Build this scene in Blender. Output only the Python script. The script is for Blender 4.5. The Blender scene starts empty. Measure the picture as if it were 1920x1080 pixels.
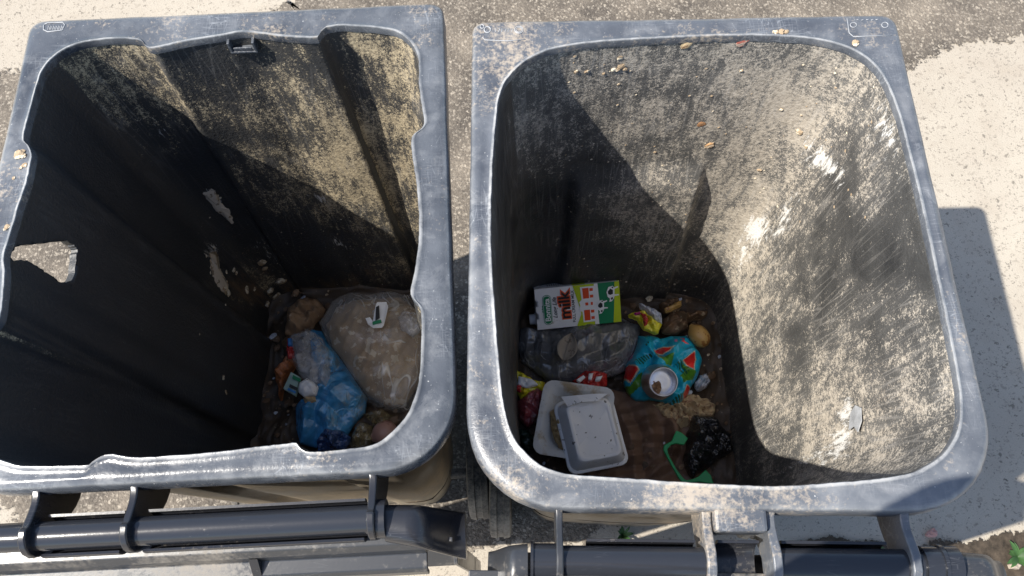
import bpy, bmesh, math, random
import numpy as np
from mathutils import Vector, Matrix, noise

# ------------------------------------------------------------------ camera, sky, sun, exposure
SC = bpy.context.scene
COL = SC.collection
CAM_H = 1.9
FPX = 1530.0
PITCH, ROLL = math.radians(67.5), math.radians(-2.25)
_F = np.array([0.0, math.cos(PITCH), -math.sin(PITCH)])
_r = np.array([1.0, 0, 0]); _u = np.cross(_r, _F)
_R = math.cos(ROLL) * _r + math.sin(ROLL) * _u
_U = -math.sin(ROLL) * _r + math.cos(ROLL) * _u
cam_data = bpy.data.cameras.new('camera')
cam_data.sensor_width = 36.0
cam_data.lens = FPX / 1920 * 36
cam_data.clip_start = 0.02
cam_data.clip_end = 500
cam = bpy.data.objects.new('camera', cam_data)
COL.objects.link(cam)
cam.matrix_world = Matrix(((_R[0], _U[0], -_F[0], 0), (_R[1], _U[1], -_F[1], 0), (_R[2], _U[2], -_F[2], CAM_H), (0, 0, 0, 1)))
SC.camera = cam

SUN = Vector((-0.698, -0.205, 1.0)).normalized()
world = bpy.data.worlds.new('World')
SC.world = world
world.use_nodes = True
wn = world.node_tree
sky = wn.nodes.new('ShaderNodeTexSky')
sky.sky_type = 'NISHITA'
sky.sun_disc = False
sky.sun_elevation = math.asin(SUN.z)
sky.sun_rotation = math.atan2(SUN.x, SUN.y)
sky.air_density = 1.0
sky.dust_density = 1.2
bg = wn.nodes['Background']
bg.inputs['Strength'].default_value = 0.128
wn.links.new(sky.outputs[0], bg.inputs[0])
sl = bpy.data.lights.new('sun', 'SUN')
sl.energy = 5.0
sl.angle = math.radians(0.55)
sl.color = (1.0, 0.945, 0.86)
sun = bpy.data.objects.new('sun', sl)
COL.objects.link(sun)
sun.rotation_euler = SUN.to_track_quat('Z', 'Y').to_euler()
sun.location = (-3, -1, 5)
SC.cycles.diffuse_bounces = 8
SC.view_settings.view_transform = 'Standard'
SC.view_settings.look = 'None'
SC.view_settings.gamma = 1
SC.view_settings.use_curve_mapping = False
SC.view_settings.exposure = 0.9

random.seed(7)
PI = math.pi


# ------------------------------------------------------------------ helpers
def at(px, py, z):
    """point of the place at height z that the photograph shows at pixel (px, py)"""
    d = (px - 960) / FPX * _R + (540 - py) / FPX * _U + _F
    s = (z - CAM_H) / d[2]
    return np.array([s * d[0], s * d[1], z])


def nz(x, y, z=0.0):
    return noise.noise(Vector((x, y, z)))


def tag(o, label=None, cat=None, group=None, kind=None):
    if label: o['label'] = label
    if cat: o['category'] = cat
    if group: o['group'] = group
    if kind: o['kind'] = kind
    return o


def root_of(o):
    while o.parent: o = o.parent
    return o


def empty(name, loc, label=None, cat=None, group=None):
    e = bpy.data.objects.new(name, None)
    e.empty_display_size = 0.1
    COL.objects.link(e)
    e.location = loc
    return tag(e, label, cat, group)


def obj(name, verts, faces, mats, parent=None, loc=None, smooth=True, mi=None, uv=None, attrs=None, bevel=None, autosmooth=None):
    """one mesh object; verts are given in world space"""
    if parent is not None:
        org = Vector(root_of(parent).location)
    else:
        org = Vector(loc) if loc is not None else Vector((0, 0, 0))
    me = bpy.data.meshes.new(name)
    v = [(p[0] - org.x, p[1] - org.y, p[2] - org.z) for p in verts]
    me.from_pydata(v, [], [tuple(int(i) for i in f) for f in faces])
    if not isinstance(mats, (list, tuple)): mats = [mats]
    for m in mats: me.materials.append(m)
    if mi is not None: me.polygons.foreach_set('material_index', list(mi))
    if uv is not None:
        l = me.uv_layers.new(name='UVMap')
        idx = np.empty(len(me.loops), dtype=np.int32)
        me.loops.foreach_get('vertex_index', idx)
        l.data.foreach_set('uv', np.asarray(uv, dtype=np.float32)[idx].ravel())
    if attrs:
        for k, a in attrs.items():
            at_ = me.attributes.new(k, 'FLOAT', 'POINT')
            at_.data.foreach_set('value', np.asarray(a, dtype=np.float32))
    me.polygons.foreach_set('use_smooth', [bool(smooth)] * len(me.polygons))
    me.update()
    o = bpy.data.objects.new(name, me)
    COL.objects.link(o)
    if parent is not None:
        o.parent = parent
    else:
        o.location = org
    if bevel:
        b = o.modifiers.new('bevel', 'BEVEL')
        b.width = bevel; b.segments = 2; b.limit_method = 'ANGLE'; b.angle_limit = math.radians(40)
    if autosmooth:
        me.set_sharp_from_angle(angle=math.radians(autosmooth))
    return o


def grid_faces(nu, nv, closed_u=True, off=0, flip=False):
    fs = []
    for j in range(nv - 1):
        for i in range(nu if closed_u else nu - 1):
            a = off + j * nu + i; b = off + j * nu + (i + 1) % nu
            c = b + nu; d = a + nu
            fs.append((a, d, c, b) if flip else (a, b, c, d))
    return fs


def box(cx, cy, cz, sx, sy, sz, rz=0.0):
    vs = []
    c, s = math.cos(rz), math.sin(rz)
    for z in (-1, 1):
        for x, y in ((-1, -1), (1, -1), (1, 1), (-1, 1)):
            X, Y = x * sx / 2, y * sy / 2
            vs.append((cx + X * c - Y * s, cy + X * s + Y * c, cz + z * sz / 2))
    fs = [(3, 2, 1, 0), (4, 5, 6, 7), (0, 1, 5, 4), (1, 2, 6, 5), (2, 3, 7, 6), (3, 0, 4, 7)]
    return vs, fs


def join(*parts):
    V, F = [], []
    for v, f in parts:
        o = len(V)
        V += list(v); F += [tuple(i + o for i in q) for q in f]
    return V, F


def tube(path, rad, n=12, cap=True):
    """swept round tube along world points; rad is a number or list"""
    path = [Vector(p) for p in path]
    V, F = [], []
    up = None
    for i, p in enumerate(path):
        t = (path[min(i + 1, len(path) - 1)] - path[max(i - 1, 0)]).normalized()
        if up is None:
            up = Vector((0, 0, 1)) if abs(t.z) < 0.9 else Vector((1, 0, 0))
        a = t.cross(up).normalized(); b = a.cross(t).normalized(); up = b
        r = rad[i] if isinstance(rad, (list, tuple)) else rad
        for k in range(n):
            w = 2 * PI * k / n
            V.append(tuple(p + (a * math.cos(w) + b * math.sin(w)) * r))
    F = grid_faces(n, len(path))
    if cap:
        F.append(tuple(range(n - 1, -1, -1)))
        F.append(tuple(range((len(path) - 1) * n, len(path) * n)))
    return V, F


def prism(poly, axis_o, ux, uy, uw, w0, w1):
    """extrude 2d poly (a,b) -> o + a*ux + b*uy from w0 to w1 along uw"""
    o = np.array(axis_o, float); ux = np.array(ux, float); uy = np.array(uy, float); uw = np.array(uw, float)
    n = len(poly)
    V = [tuple(o + a * ux + b * uy + w0 * uw) for a, b in poly] + [tuple(o + a * ux + b * uy + w1 * uw) for a, b in poly]
    F = [tuple(range(n - 1, -1, -1)), tuple(range(n, 2 * n))]
    F += [(i, (i + 1) % n, (i + 1) % n + n, i + n) for i in range(n)]
    return V, F


def closed_spline(pts, n):
    P = np.array(pts, float); m = len(P)
    out = []
    for i in range(m):
        p0, p1, p2, p3 = P[i - 1], P[i], P[(i + 1) % m], P[(i + 2) % m]
        for k in range(12):
            t = k / 12.0
            a = 0.5 * ((2 * p1) + (-p0 + p2) * t + (2 * p0 - 5 * p1 + 4 * p2 - p3) * t * t + (-p0 + 3 * p1 - 3 * p2 + p3) * t ** 3)
            out.append(a)
    return resample(np.array(out), n)


def resample(P, n):
    Q = np.vstack([P, P[:1]])
    d = np.r_[0, np.cumsum(np.linalg.norm(np.diff(Q, axis=0), axis=1))]
    s = np.linspace(0, d[-1], n, endpoint=False)
    return np.stack([np.interp(s, d, Q[:, k]) for k in range(Q.shape[1])], 1)


def rounded_quad(c, radii, n=10):
    out = []
    for i in range(4):
        p = np.array(c[i]); a = np.array(c[i - 1]); b = np.array(c[(i + 1) % 4]); r = radii[i]
        u = (a - p) / np.linalg.norm(a - p); v = (b - p) / np.linalg.norm(b - p)
        for k in range(n + 1):
            t = k / n
            # quadratic-ish superellipse corner
            w = t * PI / 2
            out.append(p + u * r * (1 - math.sin(w)) + v * r * (1 - math.cos(w)))
    return np.array(out)


def ray_hit(c, d, P):
    best = 1e9
    Q = np.vstack([P, P[:1]])
    A = Q[:-1]; E = Q[1:] - A
    den = d[0] * E[:, 1] - d[1] * E[:, 0]
    den = np.where(abs(den) < 1e-12, 1e-12, den)
    w = A - c
    t = (w[:, 0] * E[:, 1] - w[:, 1] * E[:, 0]) / den
    s = (w[:, 0] * d[1] - w[:, 1] * d[0]) / den
    ok = (t > 0) & (s >= -1e-6) & (s <= 1 + 1e-6)
    return c + d * t[ok].min()


def out_normals(P):
    t = np.roll(P, -1, 0) - np.roll(P, 1, 0)
    n = np.stack([t[:, 1], -t[:, 0]], 1)
    n /= np.linalg.norm(n, axis=1)[:, None]
    area = 0.5 * np.sum(P[:, 0] * np.roll(P[:, 1], -1) - np.roll(P[:, 0], -1) * P[:, 1])
    return n if area > 0 else -n


def smooth(x, a, b):
    t = min(1.0, max(0.0, (x - a) / (b - a)))
    return t * t * (3 - 2 * t)


# ------------------------------------------------------------------ material helper
class NT:
    def __init__(s, name):
        s.m = bpy.data.materials.new(name); s.m.use_nodes = True
        s.t = s.m.node_tree; s.p = s.t.nodes['Principled BSDF']; s.out = s.t.nodes['Material Output']

    def n(s, typ, ins=None, **props):
        nd = s.t.nodes.new('ShaderNode' + typ)
        for k, v in props.items(): setattr(nd, k, v)
        for k, v in (ins or {}).items(): s.set(nd, k, v)
        return nd

    def set(s, nd, k, v):
        sk = nd.inputs[k]
        if isinstance(v, bpy.types.NodeSocket): s.t.links.new(v, sk)
        elif isinstance(v, bpy.types.Node): s.t.links.new(v.outputs[0], sk)
        elif isinstance(v, (tuple, list)) and len(v) == 3 and sk.type == 'RGBA': sk.default_value = (*v, 1)
        else: sk.default_value = v

    def math(s, op, a, b=0.0, c=None, clamp=False):
        nd = s.n('Math', operation=op); nd.use_clamp = clamp
        s.set(nd, 0, a); s.set(nd, 1, b)
        if c is not None: s.set(nd, 2, c)
        return nd.outputs[0]

    def mix(s, f, a, b):
        nd = s.n('Mix', data_type='RGBA')
        s.set(nd, 0, f); s.set(nd, 6, a); s.set(nd, 7, b)
        return nd.outputs[2]

    def rng(s, v, a, b, c=0.0, d=1.0, sm=False):
        nd = s.n('MapRange', {0: v, 1: a, 2: b, 3: c, 4: d})
        if sm: nd.interpolation_type = 'SMOOTHSTEP'
        return nd.outputs[0]

    def coord(s, which='Object'):
        return s.n('TexCoord').outputs[which]

    def map(s, vec, scale=(1, 1, 1), rot=(0, 0, 0), loc=(0, 0, 0)):
        return s.n('Mapping', {'Vector': vec, 'Scale': scale, 'Rotation': rot, 'Location': loc}).outputs[0]

    def noise(s, vec, scale, detail=4.0, rough=0.55, dist=0.0, col=False):
        nd = s.n('TexNoise', {'Vector': vec, 'Scale': scale, 'Detail': detail, 'Roughness': rough, 'Distortion': dist})
        return nd.outputs[1 if col else 0]

    def vor(s, vec, scale, feature='F1', out='Distance', rnd=1.0):
        nd = s.n('TexVoronoi', {'Vector': vec, 'Scale': scale, 'Randomness': rnd}, feature=feature)
        return nd.outputs[out]

    def attr(s, name):
        return s.n('Attribute', attribute_name=name).outputs['Fac']

    def bump(s, h, strength=0.3, dist=0.002, normal=None):
        ins = {'Height': h, 'Strength': strength, 'Distance': dist}
        if normal is not None: ins['Normal'] = normal
        return s.n('Bump', ins).outputs[0]

    def fin(s, color=None, rough=None, normal=None, **kw):
        if color is not None: s.set(s.p, 'Base Color', color)
        if rough is not None: s.set(s.p, 'Roughness', rough)
        if normal is not None: s.set(s.p, 'Normal', normal)
        for k, v in kw.items(): s.set(s.p, k, v)
        return s.m


def simple(name, col, rough=0.6, var=0.25, scale=30, bump=0.0, spec=0.4, metallic=0.0, dirt=None, dscale=12, dth=0.6):
    t = NT(name)
    c = t.coord()
    n1 = t.noise(c, scale, 5)
    lo = tuple(x * (1 - var) for x in col); hi = tuple(min(1, x * (1 + var)) for x in col)
    cc = t.mix(t.rng(n1, .3, .7), lo, hi)
    if dirt:
        n2 = t.noise(c, dscale, 6, .7)
        cc = t.mix(t.rng(n2, dth, dth + .08), cc, dirt)
    nm = t.bump(n1, bump, .002) if bump else None
    return t.fin(cc, rough, nm, **{'Specular IOR Level': spec, 'Metallic': metallic})


def mat_concrete():
    t = NT('pale_aggregate_concrete')
    c = t.coord()
    wob = t.n('VectorMath', {0: c, 1: t.n('VectorMath', {0: t.noise(c, 95, 2, col=True), 3: 0.030}, operation='SCALE').outputs[0]}, operation='ADD').outputs[0]
    big = t.noise(c, 1.7, 4, .6)
    mid = t.noise(c, 11, 4, .65)
    base = t.mix(t.rng(big, .35, .7), (.32, .285, .235), (.38, .345, .285))
    base = t.mix(t.rng(mid, .48, .75, 0, .5), base, (.28, .24, .19))
    fine = t.noise(c, 380, 2, .6)
    base = t.mix(t.rng(fine, .35, .65, 0, .30), base, (.22, .19, .155))
    h = None
    for sc, lo, hi, dens in ((62, .20, .36, .12), (112, .24, .42, .15)):
        vn = t.n('TexVoronoi', {'Vector': wob, 'Scale': sc}, feature='F1')
        rnd = t.n('SeparateColor', {0: vn.outputs['Color']})
        size = t.rng(rnd.outputs[1], 0, 1, .3, 1.2)
        m = t.math('SUBTRACT', 1, t.rng(t.math('DIVIDE', vn.outputs['Distance'], size), lo, hi, sm=True))
        m = t.math('MULTIPLY', m, t.math('GREATER_THAN', rnd.outputs[0], dens))
        stone = t.mix(rnd.outputs[2], (.075, .066, .056), (.25, .22, .18))
        base = t.mix(t.math('MULTIPLY', m, .68), base, stone)
        h = m if h is None else t.math('ADD', h, m)
    return t.fin(base, .92, t.bump(t.noise(c, 260, 2), .4, .003), **{'Specular IOR Level': .2})


def mat_asphalt():
    t = NT('worn_asphalt')
    c = t.coord()
    wob = t.n('VectorMath', {0: c, 1: t.n('VectorMath', {0: t.noise(c, 130, 2, col=True), 3: 0.018}, operation='SCALE').outputs[0]}, operation='ADD').outputs[0]
    vn = t.n('TexVoronoi', {'Vector': wob, 'Scale': 115}, feature='F1')
    rnd = t.n('SeparateColor', {0: vn.outputs['Color']})
    d = vn.outputs['Distance']
    stone = t.mix(t.math('POWER', rnd.outputs[0], 1.3), (.06, .052, .044), (.30, .265, .215))
    gap = t.rng(d, .25, .62, sm=True)
    col = t.mix(gap, stone, (.060, .052, .044))
    dust = t.noise(c, 6, 6, .6)
    col = t.mix(t.rng(dust, .38, .75, .05, .55), col, (.30, .255, .20))
    ed = t.math('ADD', t.attr('edge'), t.math('MULTIPLY', t.math('SUBTRACT', t.noise(c, 48, 5, .75), .5), 1.5))
    return t.fin(col, .9, t.bump(t.noise(c, 150, 2), .8, .006), Alpha=t.math('GREATER_THAN', ed, .5), **{'Specular IOR Level': .25})


def mat_rim(name, base, chalk, dark, rough, dust=.25, seed=0.0):
    """weathered black plastic gone grey, chalky and scratched, with sand lying on it"""
    t = NT(name)
    c = t.map(t.coord(), loc=(seed, seed * .7, seed * .3))
    a = t.noise(c, 7, 4, .62)
    col = t.mix(t.rng(a, .32, .68), dark, base)
    b = t.noise(c, 26, 4, .7, .4)
    col = t.mix(t.rng(b, .48, .85, 0, .45), col, chalk)
    # scratches
    s1 = t.vor(t.map(c, (14, 160, 30), (0, 0, .5)), 1.6, 'DISTANCE_TO_EDGE')
    s2 = t.vor(t.map(c, (150, 12, 30), (0, 0, .25)), 1.3, 'DISTANCE_TO_EDGE')
    sc = t.math('MAXIMUM', t.rng(s1, .0, .035, 1, 0), t.rng(s2, 0, .03, 1, 0))
    sc = t.math('MULTIPLY', sc, t.rng(t.noise(c, 11, 4), .48, .66))
    col = t.mix(t.math('MULTIPLY', sc, .3), col, (.42, .44, .46))
    fl = t.math('GREATER_THAN', t.noise(c, 320, 2, .5), .735)
    col = t.mix(t.math('MULTIPLY', fl, .5), col, (.55, .55, .53))
    # sandy dust in patches
    g = t.math('ADD', t.noise(c, 4.5, 5, .7), t.math('MULTIPLY', t.math('SUBTRACT', t.noise(c, 180, 3, .7), .5), .55))
    dm = t.rng(g, .66 - dust * .5, .80 - dust * .5)
    w = t.attr('wear')
    dm = t.math('MULTIPLY', dm, .6)
    col = t.mix(dm, col, (.42, .35, .265))
    col = t.mix(t.math('MULTIPLY', w, t.rng(b, .35, .6, .15, .6)), col, (.42, .42, .41))
    rr = t.math('ADD', rough, t.math('ADD', t.math('MULTIPLY', dm, .35), t.rng(b, .4, .7, -.06, .16)), clamp=True)
    return t.fin(col, rr, t.bump(t.noise(c, 260, 2, .7), .25, .0012), **{'Specular IOR Level': .55})


def mat_inside(name, black, tan, tan2, streak_rot, seed=0.0, fine_scale=330, gloss=.42, film=(.06, .06, .06), grit=.9, scr=.4):
    """black plastic wall under sand, smears and splashes; amounts follow the dirt, with dust cut back in shade"""
    t = NT(name)
    uv = t.n('UVMap', uv_map='UVMap').outputs[0]
    o = t.coord()
    st = t.map(uv, (1, .26, 1), (0, 0, streak_rot), (seed, seed, 0))
    n_st = t.noise(st, 62, 4, .72, .3)
    n_bl = t.noise(t.map(o, loc=(seed, 0, 0)), 10, 5, .66, .4)
    n_gr = t.noise(o, fine_scale * .33, 3, .7)
    n_fi = t.noise(o, fine_scale, 2, .7)
    dust = t.attr('dust')  # dust amount, already thinned in shaded wall parts
    v = t.math('ADD', dust, t.math('MULTIPLY', t.math('SUBTRACT', n_st, .5), 1.15))
    v = t.math('ADD', v, t.math('MULTIPLY', t.math('SUBTRACT', n_bl, .5), 1.15))
    v = t.math('ADD', v, t.math('MULTIPLY', t.math('SUBTRACT', n_gr, .5), grit))
    v = t.math('ADD', v, t.math('MULTIPLY', t.math('SUBTRACT', n_fi, .5), 1.35))
    m = t.rng(v, .38, .66)
    haze = t.rng(t.math('ADD', dust, t.math('SUBTRACT', n_bl, .5)), -.05, .65, 0, 1)
    col = t.mix(haze, black, film)
    sand = t.mix(t.rng(n_gr, .35, .65), tan2, tan)
    col = t.mix(t.math('MULTIPLY', m, .9), col, sand)
    # scratches running down the wall
    sx = t.vor(t.map(uv, (1, .07, 1), (0, 0, streak_rot + .25)), 75, 'DISTANCE_TO_EDGE')
    scm = t.math('MULTIPLY', t.rng(sx, 0, .06, 1, 0), t.rng(t.noise(uv, 9, 2), .42, .62))
    scm = t.math('MULTIPLY', scm, t.rng(dust, -.2, .35, .06, scr))
    col = t.mix(scm, col, (.34, .32, .29))
    # brown food smear and white paint
    br = t.math('ADD', t.attr('brown'), t.math('MULTIPLY', t.math('SUBTRACT', t.noise(st, 26, 4, .7), .5), 1.1))
    br = t.math('ADD', br, t.math('MULTIPLY', t.math('SUBTRACT', n_fi, .5), .5))
    col = t.mix(t.math('MULTIPLY', t.rng(br, .42, .70), .8), col, t.mix(n_bl, (.085, .048, .026), (.24, .15, .08)))
    wh = t.math('ADD', t.attr('white'), t.math('MULTIPLY', t.math('SUBTRACT', t.noise(st, 110, 5, .8, .5), .5), 2.6))
    wm = t.rng(wh, .46, .70)
    col = t.mix(t.math('MULTIPLY', wm, .85), col, (.62, .61, .58))
    rr = t.math('ADD', gloss, t.math('ADD', t.math('MULTIPLY', m, .45), t.math('MULTIPLY', haze, .4)), clamp=True)
    return t.fin(col, rr, t.bump(t.noise(o, 210, 2, .7), .45, .0022), **{'Specular IOR Level': .5})


def mat_outside(name, black, tan, amount):
    t = NT(name)
    c = t.coord()
    n1 = t.noise(t.map(c, (1, 1, .2)), 22, 6, .65)
    n2 = t.noise(c, 5, 5, .6)
    n3 = t.noise(c, 300, 3, .7)
    v = t.math('ADD', amount, t.math('ADD', t.math('SUBTRACT', n1, .5), t.math('ADD', t.math('SUBTRACT', n2, .5), t.math('MULTIPLY', t.math('SUBTRACT', n3, .5), .5))))
    m = t.rng(v, .25, .75)
    col = t.mix(m, black, t.mix(n1, tuple(x * .75 for x in tan), tan))
    return t.fin(col, t.rng(m, 0, 1, .42, .85), t.bump(n3, .2, .001), **{'Specular IOR Level': .45})


def mat_black_plastic(name, col=(.022, .024, .028), rough=.33, dust=.35, scale=9):
    t = NT(name)
    c = t.coord()
    n1 = t.noise(c, scale, 6, .65); n2 = t.noise(c, 160, 4, .7)
    v = t.math('ADD', n1, t.math('MULTIPLY', t.math('SUBTRACT', n2, .5), .6))
    m = t.rng(v, .75 - dust * .6, 1.05 - dust * .6)
    cc = t.mix(t.math('MULTIPLY', m, .7), col, (.26, .23, .19))
    s1 = t.vor(t.map(c, (18, 190, 40), (0, 0, .8)), 1.2, 'DISTANCE_TO_EDGE')
    sc = t.math('MULTIPLY', t.rng(s1, 0, .02, 1, 0), t.rng(t.noise(c, 14, 3), .55, .7))
    cc = t.mix(t.math('MULTIPLY', sc, .22), cc, (.34, .34, .35))
    return t.fin(cc, t.math('ADD', rough, t.math('MULTIPLY', m, .4), clamp=True), t.bump(n2, .12, .0008), **{'Specular IOR Level': .5})


def proj(p):
    d = np.asarray(p, float) - np.array([0, 0, CAM_H])
    w = d @ _F
    return np.stack([960 + FPX * (d @ _R) / w, 540 - FPX * (d @ _U) / w], -1)


# ------------------------------------------------------------------ materials of the setting and the bins
M = {}
M['concrete'] = mat_concrete()
M['asphalt'] = mat_asphalt()
M['rim_a'] = mat_rim('scuffed_grey_rim', (.105, .114, .127), (.24, .248, .256), (.034, .039, .048), .26, .12, 0)
M['rim_b'] = mat_rim('dusty_grey_rim', (.12, .13, .145), (.27, .275, .28), (.046, .052, .064), .36, .20, 3.1)
M['in_a'] = mat_inside('black_wall_with_golden_sand', (.029, .031, .034), (.50, .415, .27), (.26, .21, .135), .15, 0, fine_scale=520, film=(.040, .037, .032), grit=.7, scr=.2)
M['in_b'] = mat_inside('black_wall_with_pale_sand', (.022, .023, .024), (.47, .42, .345), (.30, .262, .21), .32, 4.3, fine_scale=460, film=(.115, .111, .103), grit=.85, scr=.4)
M['out_a'] = mat_outside('dusty_outer_plastic', (.02, .02, .021), (.36, .29, .20), .55)
M['out_b'] = mat_outside('dull_outer_plastic', (.02, .021, .023), (.30, .24, .17), .35)
M['bar'] = mat_black_plastic('glossy_dark_bar', (.020, .022, .027), .16, .08)
M['blackp'] = mat_black_plastic('scuffed_black_plastic', (.018, .019, .023), .25, .2)
M['lid'] = mat_black_plastic('dusty_lid_plastic', (.030, .032, .036), .3, .40)
M['tyre'] = mat_black_plastic('dusty_rubber', (.02, .019, .018), .7, .75, 16)
_t = NT('damp_dark_soil'); _c = _t.coord(); _n = _t.noise(_c, 60, 4, .7)
M['soil'] = _t.fin(_t.mix(_t.rng(_n, .3, .7), (.022, .018, .014), (.075, .058, .042)), .95, _t.bump(_n, .8, .004), Alpha=_t.math('GREATER_THAN', _t.math('ADD', _t.attr('edge'), _t.math('MULTIPLY', _t.math('SUBTRACT', _t.noise(_c, 70, 4, .75), .5), 1.5)), .5), **{'Specular IOR Level': .2})

# ------------------------------------------------------------------ the ground
gv = [(-60, -60, 0), (60, -60, 0), (60, 60, 0), (-60, 60, 0)]
tag(obj('ground', gv, [(0, 1, 2, 3)], M['concrete'], smooth=False), kind='structure')


def ragged_sheet(name, pts, z, mat, amp, freq, kind='structure', n=1400, feather=.09):
    P = resample(np.array(pts, float), n)
    nm = out_normals(P)
    I, O = [], []
    for p, q in zip(P, nm):
        a = amp * (nz(p[0] * freq, p[1] * freq, z * 50) + .6 * nz(p[0] * freq * 3.1, p[1] * freq * 3.1, 9) + .4 * nz(p[0] * freq * 9, p[1] * freq * 9, 4))
        I.append(p + q * a); O.append(p + q * (a + feather))
    bm = bmesh.new()
    vs = [bm.verts.new((x, y, z)) for x, y in I]
    f = bm.faces.new(vs)
    f.normal_update()
    if f.normal.z < 0: f.normal_flip()
    bmesh.ops.triangulate(bm, faces=bm.faces[:])
    V = [v.co[:] for v in bm.verts]; bm.verts.index_update()
    F = [tuple(v.index for v in f.verts) for f in bm.faces]
    bm.free()
    V += [(x, y, z) for x, y in O]
    F += [(i, (i + 1) % n, (i + 1) % n + n, i + n) for i in range(n)]
    return tag(obj(name, V, F, mat, smooth=False, attrs={'edge': [1.0] * n + [0.0] * n}), kind=kind)


_g = lambda a, b: tuple(at(a, b, 0)[:2])
road = [_g(505, 40), _g(560, 25), _g(620, -60), (-.4, 5), (6, 5), (6, 1.86), _g(1960, 20), _g(1880, 62), _g(1800, 60), _g(1745, 70), _g(1690, 110), _g(1640, 220),
        _g(1500, 500), _g(1300, 800), _g(1180, 935), _g(1060, 965), _g(960, 985), _g(880, 980), _g(700, 1010), _g(600, 985), _g(480, 935), _g(250, 985), _g(60, 960),
        _g(-200, 700), _g(-300, 420), _g(-60, 165), _g(30, 160), _g(250, 250), _g(420, 150)]
ragged_sheet('road_surface', road, .0025, M['asphalt'], .035, 5)
soil = [_g(1690, 1046), _g(1790, 1018), _g(1860, 1014), _g(1960, 1003), _g(2120, 1010), _g(2120, 1150), _g(1960, 1140), _g(1860, 1110), _g(1700, 1100)]
ragged_sheet('soil_patch', soil, .006, M['soil'], .022, 14, feather=.02)
soil2 = [_g(1480, 1024), _g(1560, 1018), _g(1650, 1024), _g(1690, 1050), _g(1560, 1075), _g(1470, 1050)]
ragged_sheet('soil_patch', soil2, .006, M['soil'], .009, 16, feather=.015)


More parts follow.
